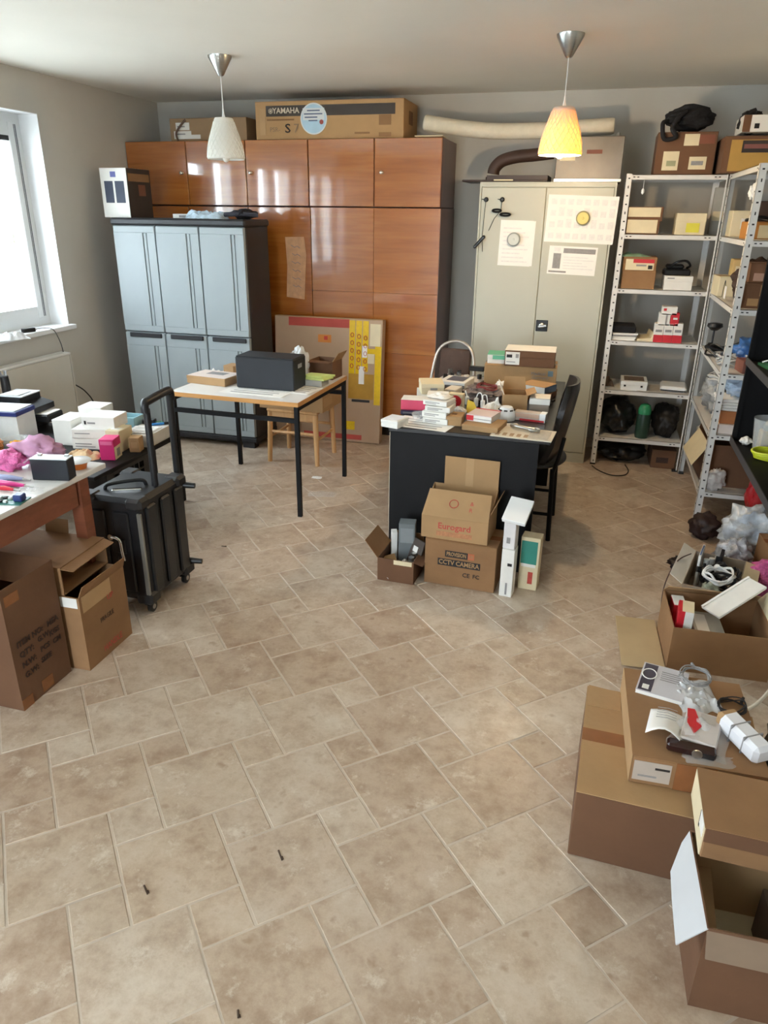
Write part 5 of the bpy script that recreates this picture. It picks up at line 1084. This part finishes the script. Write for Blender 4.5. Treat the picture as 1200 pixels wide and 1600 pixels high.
# third
z = S[3]
sbox('brown_carton', 'plain brown carton on the third shelf of the back unit', 970, 1022, 422, 448, Y0, z, .26, CARD, 'flaps')
sbox('red_label_carton', 'brown carton with white and red label on the third shelf carton', 972, 1025, 401, 423, Y0, z+.1115, .24, CARD, 'lid', prints=[('F',.08,.12,.92,.85,CREAM,'label'), ('F',.3,.6,.92,.85,RED,'red_band'), ('F',.75,.2,.88,.45,INK,'picture'), ('F',.4,.38,.7,.5,GREYP,'printed_lines')])
bag('green_sheet', 'green plastic sheet lying on the red labelled carton', 'plastic', (.205, 5.60, z+.207), R(5), (.19,.2,.03), mat('pale_green_film','#9cc3a5',.4), 3, 'sheet')
sbox('white_box', 'plain white box on the third shelf of the back unit', 1036, 1081, 431, 451, Y0, z, .22, WBOX, 'lid', prints=[('F',.1,.8,.35,.88,GREYP,'printed_lines')])
t = thing('black_device', 'black electronic device with cables on the white box', 'device', (.495, 5.585, z+.0885), R(4))
MB().bb(-.085,.085,-.06,.06,.0,.045,.01).build('body', BLACKPL, t); MB().bb(-.07,.04,-.05,.05,.045,.075,.01).build('upper_body', BLACKPL, t)
MB().tube(spline([(-.05,-.05,.06),(-.02,-.075,.09),(.04,-.07,.10),(.08,-.03,.07),(.07,.03,.05)],5), .008, 7).build('cord', BLACKPL, t, smooth=50)
# fourth
z = S[2]
t = thing('magazine_pile', 'pile of magazines under a black folder on the fourth shelf', 'magazines', (.20, 5.61, z+.0006), R(2))
for k in range(4): MB().bb(-.085,.085,-.12,.12,.012*k,.012*k+.011).build('magazine', [PAPER, WBOX, GREYP, PAPER][k], t, rz=R(3*k-4))
MB().bb(-.08,.08,-.11,.11,.049,.095,.006).build('black_folder', BLKFAB, t)
t = thing('open_booklet', 'open cream booklet curling beside the magazine pile', 'booklet', (.345, 5.60, z+.0006), R(6))
MB().prism([(-.06,0),(.05,0),(.06,.055),(.045,.06),(.035,.02),(-.055,.012)], .20, Matrix.Translation((0,.1,0)) @ Matrix.Rotation(R(90),4,'X')).build('pages', CREAM, t); MB().bb(.046,.05,-.1,.1,.01,.05).build('cover', flat('#6e5b3c'), t)
RW = lambda: [('F',.0,.0,1,.40,RED,'red_band'), ('F',.15,.55,.85,.68,GREYP,'printed_lines'), ('R',.0,.0,1,.40,RED,'red_band')]
G = 'red and white product boxes on the fourth shelf'
for k in range(3): sbox('red_white_box', ['left box of the bottom row of red and white boxes', 'middle box of the bottom row of red and white boxes', 'right box of the bottom row of red and white boxes'][k], 1020+15*k, 1034.4+15*k, 505.5, 531, Y0, z, .08, WBOX, prints=RW(), group=G)
sbox('red_white_box', 'left box of the second row of red and white boxes', 1028, 1046, 489, 507, Y0, z+.1135, .08, WBOX, prints=[('F',.6,.1,.75,.9,GREYP,'printed_lines')], group=G)
sbox('red_white_box', 'red fronted box of the second row of red and white boxes', 1046.5, 1060, 489, 507, Y0, z+.1135, .08, RED, prints=[('F',.3,.5,.8,.65,WBOX,'printed_lines')], group=G)
sbox('red_white_box', 'single white box topping the red and white boxes', 1034, 1058, 479, 489, Y0, z+.186, .08, WBOX, prints=[('F',.1,.5,.3,.8,RED,'logo')], group=G)
# fifth
z = S[1]
sbox('white_tray_device', 'shallow white electronic tray on the fifth shelf', 969, 1011, 595, 607, Y0, z, .22, WHITEPL, 'lid', prints=[('T',.12,.15,.88,.85,mat('circuit_brown','#6c5a4e',.6,var=.4,scale=50),'circuit'), ('F',.12,.4,.2,.6,INK,'port'), ('F',.75,.4,.83,.6,INK,'port')])
papers('shelf_papers', 'grey papers lying in the middle of the fifth shelf', (.43, 5.60, z+.0006), R(8), .20, .24, 3, 8, mat('grey_paper','#bdb9b2',.7))
t = thing('white_router', 'flat white rounded device at the right of the fifth shelf', 'device', (.60, 5.62, z+.0006), R(-4)); MB().bb(-.09,.09,-.11,.11,.004,.038,.012).build('shell', WHITEPL, t, smooth=30); MB().bb(-.07,.07,-.09,.09,.0,.004).build('base', GREYP, t); MB().bb(-.085,.085,-.1112,-.1095,.008,.016).build('dark_slot', INK, t)
bag('brown_wedge', 'brown paper packet at the left end of the fifth shelf', 'packet', (.135, 5.66, z+.0006), R(5), (.09,.20,.08), mat('dark_kraft','#6d5a4b',.8), 5, 'sheet')
# sixth and floor
z = S[0]
bag('dark_sack', 'black rubbish sack filling the left of the lowest shelf', 'sack', (.24, 5.65, z+.0006), 0, (.27,.32,.27), mat('black_bin_bag','#141516',.35,bump=.4,bscale=14), 13, amp=.25, crease=.15)
t = thing('green_bottle', 'dark green bottle with bright green cap on the lowest shelf', 'bottle', (.425, 5.53, z+.0006)); MB().lathe([(.045,0),(.05,.02),(.05,.15),(.044,.18)], 24).build('body', mat('dark_green_plastic','#1f3a2c',.4), t, smooth=50); MB().lathe([(.046,.18),(.047,.21),(.036,.245),(.015,.255)], 24).build('cap', flat('#2f8a5c',.35), t, smooth=50)
bag('dark_sack', 'dark folded bag on the right of the lowest shelf', 'sack', (.585, 5.66, z+.0006), 0, (.20,.34,.24), mat('brown_black_bag','#1b1714',.6), 17, amp=.2)
bag('black_floor_bag', 'crumpled black bag on the floor under the back shelving', 'bag', (.31, 5.68, 0), 0, (.36,.34,.16), mat('black_bin_bag','#141516',.35,bump=.4,bscale=14), 19, amp=.3, crease=.25)
pbox('dark_brown_box', 'dark brown box on the floor under the right of the back shelving', 'box', (.60, 5.66, 0), R(2), (.17,.30,.14), CARD3, prints=[('F',.2,.3,.7,.6,BRINK)])
cable('floor_cable', 'thin black cable looping on the floor in front of the back shelving', [(.10,5.40,.005),(.15,5.30,.005),(.24,5.22,.005),(.33,5.25,.005),(.36,5.36,.005),(.34,5.50,.005)], .004, BLACKPL)

# right unit (along the right wall)
def rbox(name, label, x, y, z, dims, m, rz=0, **k): return pbox(name, label, k.pop('cat', 'box'), (x, y, z+.0006), R(rz), dims, m, **k)
z = S[4]
rbox('dark_carton', 'dark brown carton on the upper shelf of the right unit', .97, 5.12, z, (.26,.30,.20), mat('dark_card','#3d2c24',.8), top='flaps')
rbox('white_carton', 'pale carton at the back of the upper shelf of the right unit', .83, 5.33, z, (.18,.18,.15), CREAM, top='flaps', prints=[('F',.3,.3,.5,.7,WBOX)])
rbox('yellow_brown_box', 'yellow-brown box with white front on the upper shelf of the right unit', .81, 4.78, z, (.13,.14,.09), mat('honey_card','#ad7433',.7), rz=6, prints=[('F',.45,.05,.98,.8,CREAM,'white_front')])
cable('cable_loop', 'black cable loop lying on the yellow-brown box', [(.75,4.74,z+.097),(.79,4.71,z+.115),(.85,4.73,z+.11),(.875,4.79,z+.097),(.82,4.83,z+.105),(.76,4.81,z+.10)], .008, BLACKPL, closed=True)
bag('white_cap_tag', 'white plastic tag hanging at the upper front post of the right unit', 'tag', (.735, 4.62, z+.20), 0, (.05,.04,.08), PAPER, 3)
rbox('flat_grey_carton', 'grey carton at the near end of the upper shelf of the right unit', .98, 4.57, z, (.24,.20,.10), mat('grey_card','#a9a7a0',.7), top='lid', prints=[('F',.4,.3,.6,.6,INK,'printed_mark')])
rbox('dark_blue_case', 'dark blue flat case lying on the grey carton of the right unit', .98, 4.57, z+.1006, (.22,.18,.06), flat('#2e2a4a',.4), prints=[('F',.3,.3,.7,.6,flat('#6a5ba0'))])
z = S[3]
rbox('kraft_carton', 'kraft carton protruding at the corner of the middle shelf of the right unit', .79, 5.24, z, (.16,.20,.12), CREAM, rz=4, top='flaps')
rbox('yellow_carton', 'small yellow-tan carton on the kraft carton', .83, 5.24, z+.1216, (.09,.12,.10), mat('yellow_card','#c6a870',.7), prints=[('F',.2,.3,.6,.6,CREAM)])
rbox('brown_carton', 'lower brown carton with pale tape at the near end of the middle shelf', .90, 4.62, z, (.28,.22,.13), CARD3, top='flaps', prints=[('F',.3,.5,.6,.95,CARD2,'tape'), ('F',.1,.1,.3,.4,CARD2,'label'), ('F',.8,.3,.92,.6,WBOX,'label')])
rbox('brown_carton', 'upper brown carton resting on the lower one at the near end of the middle shelf', .91, 4.65, z+.1316, (.24,.2,.10), CARD3, rz=-5, top='flaps', prints=[('F',.1,.1,.6,.5,mat('pinkish_card','#a07f6e',.8),'label')])
bag('dark_brown_bag', 'dark brown bag behind the brown cartons on the middle shelf', 'bag', (.87, 4.92, z+.0006), 0, (.24,.22,.24), mat('dark_brown_bag','#3b2a22',.7), 21)
t = thing('paper_tag', 'white paper tag on a wire loop at the middle shelf edge', 'tag', (.722, 4.86, z+.0006)); MB().bb(-.002,.0,-.03,.03,.015,.085).build('tag', PAPER, t); MB().tube(spline([(.0,.03,.08),(.005,.10,.11),(.01,.16,.06),(.01,.17,.01)],5), .002, 5).build('wire', BLACKPL, t)
z = S[2]
bag('blue_bag', 'blue plastic bag on the fourth shelf of the right unit', 'bag', (.93, 4.80, z+.0006), 0, (.22,.24,.16), mat('blue_film','#3d6aa8',.3,var=.3), 23, crease=.35)
coil('cable_bundle', 'tangled bundle of black cables on the fourth shelf of the right unit', (.83, 5.02, z+.0026), .15, .007, BLACKPL, 6, 31, .08)
coil('cable_bundle', 'tangled bundle of grey cables hanging at the fourth shelf edge', (.80, 4.72, z+.0026), .11, .006, flat('#b8b8b6'), 5, 33, .06)
rbox('brown_packet', 'reddish brown packet at the near end of the fourth shelf', .90, 4.54, z, (.17,.14,.07), mat('reddish_packet','#7c4c3f',.6), rz=8)
t = thing('black_lamp', 'small black clip lamp at the back of the fourth shelf', 'lamp', (.76, 5.28, z+.0006)); MB().bb(-.03,.03,-.03,.03,0,.012).build('base', BLACKPL, t); MB().tube([(0,0,.012),(0,0,.13)], .006, 8).build('stem', BLACKPL, t); MB().lathe([(.02,.125),(.05,.15),(.045,.17),(.01,.175)], 18).build('head', BLACKPL, t, smooth=50)
z = S[1]
bag('clear_bag', 'clear bag of grey parts on the fifth shelf of the right unit', 'bag', (.82, 5.02, z+.0006), 0, (.20,.34,.24), mat('grey_parts_film','#9b9c9c',.25,var=.35,scale=12,bump=.5,bscale=20), 25, crease=.4)
rbox('pale_flat_box', 'pale flat box beneath the orange-brown box', .88, 4.57, z, (.26,.22,.055), mat('pale_pink_card','#b8a396',.7), top='lid')
rbox('orange_box', 'orange-brown box lying near the front post on the fifth right shelf', .87, 4.57, z+.056, (.22,.18,.075), mat('orange_card','#a8693a',.7), top='lid')
t = thing('paper_bundle', 'bundle of folded white papers at the near end of the fifth shelf', 'papers', (.87, 4.57, z+.1325))
for k in range(4): MB().bb(-.13,.13,-.10,.10,.018*k,.018*k+.016,.004).build('folded_sheet', PAPER if k % 2 else WBOX, t, rz=R(4*k-6))
bag('clear_bag', 'white and blue plastic bag on the folded papers of the fifth shelf', 'bag', (.875, 4.58, z+.205), 0, (.22,.20,.11), mat('blue_white_bag','#aebfd4',.25,var=.35,scale=10), 27, crease=.3)
coil('white_cable', 'white cable looping over the clear bag on the fifth shelf', (.80, 4.93, z+.215), .10, .005, flat('#c9c8c4'), 3, 35, .05)
z = S[0]
bag('white_sack', 'white woven sack slumped at the corner of the lowest right shelf', 'sack', (.83, 5.17, z+.0006), R(3), (.17,.34,.23), mat('white_sack','#b9b3aa',.6,var=.12,bump=.3), 29, amp=.3, crease=.25)
open_box('kraft_carton', 'large open brown carton on the lowest shelf of the right unit', 'box', (.925, 4.755, z+.0006), R(2), (.38,.40,.26), CARD3, flaps=[('L',.16,150,CREAM),('B',.06,-30)])
bag('white_packet', 'crumpled white packet at the near edge of the lowest right shelf', 'packet', (.80, 4.49, z+.0006), R(15), (.13,.09,.13), mat('white_foil','#c9c4c0',.35,var=.15), 41, crease=.3)

# ------------------------------------------------------------------ black rack in front of the right unit
BR = thing('black_rack', 'black rack with wide shelves cut by the right edge of the picture', 'rack', (.79, 3.10, 0))
BMET = mat('black_rack_paint', '#0b0b0d', .6, spec=.2, var=.15)
for (x, y, z) in ((.39,.012,0),(.012,1.09,.6),(.39,1.09,0)): MB().bb(x-.012, x+.012, y-.012, y+.012, z, 1.62).build('post', BMET, BR)
MB().bb(.024, .378, 1.094, 1.102, .60, 1.62).build('end_panel', BMET, BR)
MB().bb(.402, .41, .024, 1.078, .60, 1.62).build('back_panel', BMET, BR)
for z in (.62, 1.05):
    MB().bb(.0, .40, .0, 1.09, z-.018, z).build('shelf_board', BMET, BR); MB().bb(-.006, -.001, .0, 1.10, z-.02, z+.018).build('lip', mat('dark_grey_lip','#3b3a3c',.5), BR)
RZ = .6206
t = thing('clear_tub', 'clear plastic tub with a bottle of amber liquid on the black rack', 'tub', (.925, 4.02, RZ))
MB().lathe([(.06,0),(.08,.17),(.078,.17),(.058,.004)], 24, cap1=False).build('tub', CLEAR, t, smooth=40); MB().bb(-.04,.04,-.035,.035,.006,.11,.008).build('amber_block', mat('amber_block','#b39a63',.4), t); MB().lathe([(.028,.11),(.03,.14),(.014,.16)], 16).build('bottle_top', mat('jar_glass','#8f9187',.2,alpha=.8), t, smooth=40)
t = thing('yellow_cable', 'bright yellow-green cable coil on the lower shelf of the black rack', 'cable', (.91, 3.86, RZ)); q = MB()
for k in range(5): q.tube([((.055+.004*k)*math.cos(a)*1.1, (.05+.003*k)*math.sin(a), .008+.008*k+.003*math.sin(2*a+k)) for a in [2*math.pi*i/20 for i in range(20)]], .006, 6, closed=True)
q.build('coil', flat('#c8cf2c',.4), t, smooth=60); MB().tube([(.06,0,.05),(.10,-.02,.05)], .008, 8).build('plug', WHITEPL, t)
bag('white_tissue', 'small white crumpled tissue on the rack edge', 'tissue', (.845, 4.10, RZ), 0, (.06,.06,.045), PAPER, 3)
t = thing('green_wire_board', 'green circuit board with white wires on the upper shelf of the black rack', 'board', (.92, 4.02, 1.0506), R(10)); MB().bb(-.09,.09,-.07,.07,0,.012).build('board', flat('#3a7a58',.5), t)
for k in range(4): MB().tube(spline([(-.08+.03*k,-.06,.012),(-.06+.03*k,-.02,.04),(-.08+.04*k,.04,.02)],5), .004, 6).build('wire', WHITEPL, t, smooth=50)
bag('white_packet', 'white plastic packet behind the green circuit board', 'packet', (1.08, 4.09, 1.0506), R(20), (.15,.13,.14), CLEAR2, 5, 'sheet')
# ------------------------------------------------------------------ cartons and bags in the right foreground
bigb = thing('large_carton', 'large closed brown carton on the floor in the right foreground', 'box', (.37, 1.93, 0), R(-2))
w_, d_, h_ = .52, .52, .24
MB().bb(-w_/2, w_/2, -d_/2, d_/2, 0, h_-.004, .003).build('body', CARD3, bigb)
for s in (-1,1): MB().bb(-w_/2, w_/2, *sorted((s*.003, s*d_/2)), h_-.004, h_-.0005).build('flap', CARD2, bigb)
MB().bb(-w_/2, -w_/2+.16, -.03, .03, h_-.0005, h_).build('tape', TAPE, bigb); MB().bb(-w_/2-.0006, -w_/2, -.03, .03, .14, h_).build('tape', TAPE, bigb)
f = MB().prism([(-.058,0),(.050,0),(.048,.09),(-.058,.10)], .003).build('flap', CARD2, bigb); f.matrix_local = Matrix.Translation((-w_/2+.062, d_/2-.11, h_)) @ Matrix.Rotation(R(5),4,'X')
FZ = .2405
fb = thing('flat_carton', 'flat sealed carton lying on the large carton in the right foreground', 'box', (.415, 1.985, FZ), R(2))
w_, d_, h_ = .36, .44, .095
MB().bb(-w_/2, w_/2, -d_/2, d_/2, 0, h_-.002, .003).build('body', CARD, fb)
MB().bb(-w_/2, w_/2, -d_/2, d_/2, h_-.002, h_).build('top_flap', CARD, fb)
prints_on(fb, (w_, d_, h_), [('F',.02,.15,.30,.85,mat('grey_sticker','#b3a79c',.5),'address_label'), ('F',.18,.6,.29,.68,INK,'printed_lines'), ('F',.06,.3,.2,.36,GREYP,'printed_lines'), ('F',.33,.02,.62,.98,TAPE,'tape')], ())
MB().bb(-w_/2-.001, -w_/2, -d_/2, d_/2, .002, h_).build('torn_edge', CARD2, fb)
QZ = FZ+.0955
mg = thing('magazine', 'magazine with dark cover band lying on the flat carton', 'magazine', (.345, 2.135, QZ), R(-12))
MB().bb(-.07,.07,-.085,.085,0,.012).build('pages', PAPER, mg); MB().bb(-.071,.071,-.086,.086,.012,.0135).build('cover', mat('magazine_cover','#c9c7cc',.3,var=.05), mg); MB().bb(-.066,-.025,-.08,.08,.0135,.0142).build('dark_band', mat('magazine_dark','#4a4552',.3,var=.2), mg)
MB().tube([(-.045+.022*math.cos(a), .02+.03*math.sin(a), .0145) for a in [2*math.pi*k/20 for k in range(20)]], .002, 5, closed=True).build('printed_ring', WBOX, mg); MB().bb(-.055,-.035,-.07,-.045,.0142,.0148).build('printed_square', WBOX, mg)
for k in range(5): MB().bb(-.01,.05,.05-.012*k,.054-.012*k,.0136,.0141).build('printed_lines', GREYP, mg)
pk = thing('blister_pack', 'clear blister pack with red and white card on the flat carton', 'pack', (.435, 1.905, QZ), R(-14))
MB().bb(-.05,.05,-.075,.075,.002,.03,.004).build('card', mat('grey_pack_card','#c3bcb8',.5), pk); MB().prism([(-.05,.07),(-.03,.075),(.0,.0),(-.015,-.045),(-.04,.0)], .001, Matrix.Translation((0,0,.0305))).build('red_shape', RED, pk)
MB().bb(-.01,.035,.02,.065,.0305,.0315).build('screen_print', mat('pale_screen','#b0a9a2',.4), pk); MB().crumple(.15,.20,.045,seed=4,nx=20,ny=20).build('film', CLEAR, pk, (0,0,.004), smooth=35)
lf = thing('instruction_leaflet', 'curled white instruction leaflet beside the blister pack', 'leaflet', (.338, 1.905, QZ), R(-10))
q = MB(); g = []
for j in range(9):
    v = j/8; g.append([q.bm.verts.new((x, -.075+.15*v, .003+.03*math.sin(math.pi*(i/6))*(.4+.6*(1-v))+.02*(1-v))) for i, x in enumerate([-.05+.1*k/6 for k in range(7)])])
for j in range(8):
    for i in range(6): q.bm.faces.new((g[j][i], g[j][i+1], g[j+1][i+1], g[j+1][i]))
o = q.build('sheet', PAPER, lf, smooth=60); o.modifiers.new('t','SOLIDIFY').thickness = .001
for k in range(5): MB().tube([(-.03,-.03+.018*k,.036+.004*(5-k)),(.0,-.03+.018*k,.041+.004*(5-k)),(.025,-.03+.018*k,.038+.004*(5-k))], .0012, 4).build('printed_lines', GREYP, lf)
dk2 = thing('dark_controller', 'dark brown remote unit with silver disc under the leaflet edge', 'remote', (.40, 1.815, QZ), R(-5)); MB().bb(-.065,.065,-.018,.018,0,.028,.006).build('body', mat('dark_brown_gloss','#2b1512',.25), dk2); MB().lathe([(.014,.0),(.014,.004)], 18, (.015,-.019,.016), m=Matrix.Rotation(R(90),4,'X')).build('disc', STEEL, dk2); MB().bb(.03,.06,-.0195,-.018,.006,.022).build('panel', INK, dk2)
bag('clear_film', 'clear crumpled film spreading at the front edge of the flat carton', 'plastic', (.445, 1.80, QZ), R(5), (.13,.05,.012), CLEAR, 6, 'sheet')
bag('clear_film', 'clear plastic bag over the magazine on the flat carton', 'plastic', (.44, 2.10, QZ), R(15), (.13,.17,.04), CLEAR2, 8, 'sheet')
wr = thing('wrapped_roll', 'white wrapped packet slanting at the right of the flat carton', 'packet', (.545, 1.90, QZ), rot=(R(2), R(4), R(-58)))
MB().bb(-.085,.085,-.032,.032,.001,.06,.012).build('packet', mat('white_glossy_wrap','#dcdce0',.2,var=.04), wr, smooth=30); MB().bb(-.086,-.05,-.033,.033,.0005,.0605,.012).build('kraft_end', CARD2, wr)
for k in range(2): MB().bb(-.02+.05*k,-.016+.05*k,-.0325,.0325,.0004,.0612).build('fold_line', GREYP, wr)
bag('grey_bag', 'grey-brown crumpled bag at the right edge behind the wrapped packet', 'bag', (.735, 2.06, 0), R(15), (.14,.20,.40), mat('dark_tangle','#5d5148',.6,var=.5,scale=25,bump=.6,bscale=25), 44, crease=.35)
for k in range(3): coil('grey_cable', ['thin grey wire tangle lying on the magazine','dark wire tangle beside the wrapped packet','brown wire tangle on the crumpled bag'][k], ((.44,2.15,QZ+.03),(.54,2.06,QZ),(.72,2.04,.40))[k], (.06,.05,.05)[k], .0022, (GREYP, INK, flat('#5c5048'))[k], 5, 50+k, .02)

# front right: half-open tuck box and the open carton below it
t3 = thing('tuck_box', 'brown tuck-top mailing box resting across two cartons in the right foreground', 'box', (.585, 1.612, .2655), R(-1))
w_, d_, h_ = .36, .215, .10
MB().bb(-w_/2, w_/2, -d_/2, d_/2, 0, h_-.003, .003).build('body', CARD, t3)
MB().bb(-w_/2-.003, w_/2, -d_/2-.003, d_/2, h_-.003, h_).build('lid', CARD, t3); MB().bb(-w_/2, w_/2, -d_/2-.004, -d_/2-.001, h_-.045, h_-.003).build('lid_tuck', CARD3, t3)
MB().bb(-w_/2-.003, -w_/2, -d_/2+.005, d_/2, .004, h_-.006).build('side_panel', CREAM, t3); MB().bb(-w_/2-.0045, -w_/2-.003, -d_/2+.01, -d_/2+.06, h_*.55, h_-.004).build('white_tab', WBOX, t3)
MB().bb(-w_/2-.004, -w_/2-.0028, -d_/2+.06, -d_/2+.068, h_*.4, h_*.9).build('slot', INK, t3)
MB().lathe([(.02,0),(.02,.001)], 16, c=(.04,-.03,h_)).build('round_sticker', WBOX, t3)
ob = open_box('open_carton', 'open carton with a white drooping side flap at the bottom right corner', 'box', (.585, 1.46, 0), R(2), (.38,.29,.26), CARD3, flaps=[('F',.085,172,mat('grey_brown_card2','#86725f',.85))], prints=[('R',.1,.1,.4,.3,CREAM)])
wf = MB().prism([(-.145,0),(.145,0),(.12,.03),(.05,.075),(-.03,.082),(-.15,.088)], .003).build('flap', mat('white_flap','#bfc1c4',.6,var=.03), ob); wf.matrix_local = Matrix.Translation((-.189,0,.26)) @ Matrix.Rotation(R(-90),4,'Z') @ Matrix.Rotation(R(90+138),4,'X') @ Matrix.Scale(-1,4,(1,0,0))
MB().bb(-.18,.18,.139,.1405,.01,.255).build('liner', CARDIN, ob); MB().bb(-.18,.18,-.14,.14,.0045,.012).build('pale_sheet', CREAM, ob)
MB().slab([(-.186,-.12,.05),(-.12,-.12,.06),(-.12,.14,.15),(-.186,.14,.15)], .003).build('inner_flap', CARD2, ob)
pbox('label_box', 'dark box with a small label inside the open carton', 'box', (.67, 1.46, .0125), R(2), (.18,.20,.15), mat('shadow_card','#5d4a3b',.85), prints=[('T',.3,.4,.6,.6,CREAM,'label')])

# open carton further back with drooping flap, and the carton of cables
oc = open_box('open_carton', 'open brown carton with a pale drooping flap beside the right wall pile', 'box', (.635, 2.94, 0), R(3), (.39,.33,.20), CARD, flaps=[('R',.15,8,CREAM,.13), ('B',.07,-50,CARD2)])
MB().bb(-.375,-.20,-.19,.22,.006,.010).build('flap', mat('cardboard_faded','#b7a07b',.85,var=.05), oc)
pbox('red_white_carton', 'red and white carton standing in the left of the open carton', 'box', (.50, 2.87, .0045), R(-6), (.06,.10,.245), RED, prints=[('T',.25,.0,1,.98,CREAM,'white_top'), ('F',.45,.5,1,1,WBOX,'white_panel')])
pbox('red_white_carton', 'small red carton lying behind the upright red carton', 'box', (.49, 3.02, .0045), R(4), (.05,.09,.19), RED, prints=[('F',.5,.2,1,.9,WBOX,'white_panel'), ('T',0,0,1,1,WBOX,'white_top')])
pbox('grey_insert', 'pale grey cardboard insert inside the open carton', 'box', (.61, 2.93, .0045), R(3), (.12,.26,.13), mat('pale_grey_card','#aaa79d',.7), prints=[('T',.1,.1,.5,.9,WBOX)])
t = thing('foam_strip', 'white foam strip slanting over the open carton', 'foam', (.64, 2.97, .205), rot=(0, R(-22), R(38))); MB().bb(-.04,.22,-.05,.05,0,.012,.002).build('strip', WBOX, t); MB().bb(-.04,.22,.04,.05,.012,.016).build('edge', PAPER, t)
cb = open_box('cable_carton', 'open grey carton full of cables and adapters behind the brown carton', 'box', (.70, 3.46, 0), R(-14), (.24,.42,.15), mat('greyish_card','#a99c8c',.8), flaps=[('L',.07,60,WBOX),('R',.07,100,CREAM)])
coil('white_lead', 'white coiled lead on top of the cable carton', (.70, 3.36, .15), .09, .006, WHITEPL, 4, 61, .05)
coil('black_lead', 'black coiled leads filling the cable carton', (.71, 3.42, .10), .09, .007, BLACKPL, 8, 62, .09)
t = thing('terminal_strip', 'black ribbed terminal strip standing at the back of the cable carton', 'terminal', (.735, 3.60, .0045), R(-14)); MB().bb(-.015,.015,-.055,.055,0,.19,.003).build('strip', BLACKPL, t)
for k in range(7): MB().bb(-.017,.0,-.048+.016*k-.003,-.048+.016*k+.003,.19,.196).build('rib', GREYP, t)
pbox('printed_leaflet', 'white printed folder standing against the cable carton side', 'folder', (.645, 3.58, .0045), R(-14), (.012,.16,.20), PAPER, prints=[('T',.2,.1,.8,.9,flat('#5b6f9a'),'printed_band'), ('L',.1,.2,.8,.7,PALE,'printed_lines')])
for k in range(3): MB().tube([(0,0,0),(0,0,.15)], .014, 12).build('tube', WHITEPL, thing('white_stick', ['left white tube standing in the cable carton','middle white tube standing in the cable carton','right white tube standing in the cable carton'][k], 'tube', (.675+.028*k, 3.62+.02*k-.03, .0045), 0, 'white tubes in the cable carton'), smooth=40)
bag('clear_bag', 'clear bag of green-white parts in the front of the cable carton', 'bag', (.665, 3.33, .0046), R(10), (.10,.12,.14), mat('green_white_film','#b9c0ae',.25,var=.3,scale=20), 63, crease=.3)
cable('red_brown_wire', 'thin brown wire looping out of the cable carton to the floor', [(.60,3.60,.17),(.52,3.46,.18),(.47,3.36,.10),(.46,3.25,.012),(.49,3.18,.012)], .003, flat('#4a3330'))
cable('white_cable', 'pale cord hanging along the right edge by the open carton', [(.86,3.05,.24),(.90,2.92,.20),(.87,2.75,.12),(.80,2.62,.06),(.72,2.55,.012),(.62,2.52,.012)], .007, flat('#cfc8b8'))
bag('black_cloth_bag', 'dark red-black bag lying on the floor before the front shelf post', 'bag', (.755, 4.27, 0), R(10), (.17,.18,.14), mat('dark_red_bag','#2a1614',.6,var=.4), 64, crease=.2)
bag('black_pouch', 'black pouch under the cable carton flap', 'bag', (.60, 3.78, 0), R(25), (.16,.14,.06), mat('black_red_pouch','#1c0f10',.5), 65)
bag('crumpled_clear_bag', 'big crumpled clear and white plastic bag on the floor by the black rack', 'bag', (.96, 4.10, 0), R(5), (.30,.26,.27), mat('white_blue_film','#c3cad2',.2,var=.35,scale=14,bump=.5,bscale=22), 66, amp=.35, crease=.4)
bag('crumpled_clear_bag', 'smaller clear bag of dark parts in front of the big crumpled bag', 'bag', (.85, 3.85, 0), R(5), (.17,.16,.17), mat('white_dark_film','#b9bcc4',.2,var=.6,scale=22), 67, amp=.35, crease=.4)
pbox('brown_carton', 'brown carton partly hidden behind the pink bubble wrap', 'box', (1.07, 3.82, 0), R(5), (.20,.20,.20), CARD, top='flaps', prints=[('F',.1,.3,.4,.6,CARD2)])
bag('pink_bubble_wrap', 'pink bubble wrap lying in front of the brown carton at the right edge', 'bag', (.965, 3.60, 0), R(15), (.21,.17,.17), mat('magenta_bubble_wrap','#cf5f9c',.35,var=.25,scale=60,bump=.8,bscale=110), 68, amp=.3)
bag('red_bag', 'red plastic bag hanging at the right edge under the black rack', 'bag', (1.04, 4.28, .0), R(0), (.20,.16,.48), mat('red_film','#a5252b',.3,var=.35), 69, crease=.3)
pbox('blue_white_card', 'white card with blue print stuck under the rack shelf', 'card', (.93, 4.285, .47), 0, (.07,.006,.12), WBOX, rot=(0, R(-22), 0), prints=[('F',.15,.2,.85,.85,flat('#4f6fb5'),'blue_print')])
pbox('brown_open_case', 'dark red box lying on the brown carton at the right edge', 'box', (1.09, 3.82, .2015), R(8), (.13,.16,.05), flat('#3a1416'), prints=[('F',.2,.2,.6,.7,RED)])
# litter on the floor
bag('floor_film', 'small clear film scrap on the floor under the white-topped table', 'scrap', gz(505, 772, .001), R(10), (.20,.10,.008), CLEAR, 71, 'sheet')
bag('floor_film', 'white paper scrap on the floor near the stool', 'scrap', gz(495, 746, .001), R(5), (.07,.05,.006), PAPER, 72, 'sheet')
for k, (px, py, ln, a, lb) in enumerate(((228,1391,.035,-40,'dark splinter on the floor tiles at the lower left'), (438,1337,.04,-50,'dark splinter on the floor tiles in the centre foreground'), (372,1585,.02,-60,'tiny dark chip on the floor at the bottom edge'), (350,854,.03,5,'small dark crumb on the floor by the trolley case'))):
    t = thing('floor_splinter', lb, 'debris', gz(px, py, .0), R(a)); MB().box((0,0,.002), (ln,.005,.0035), bev=.001).box((ln*.3,.004,.002), (ln*.3,.003,.003)).build('splinter', mat('dark_splinter','#4a3a2e',.8), t)
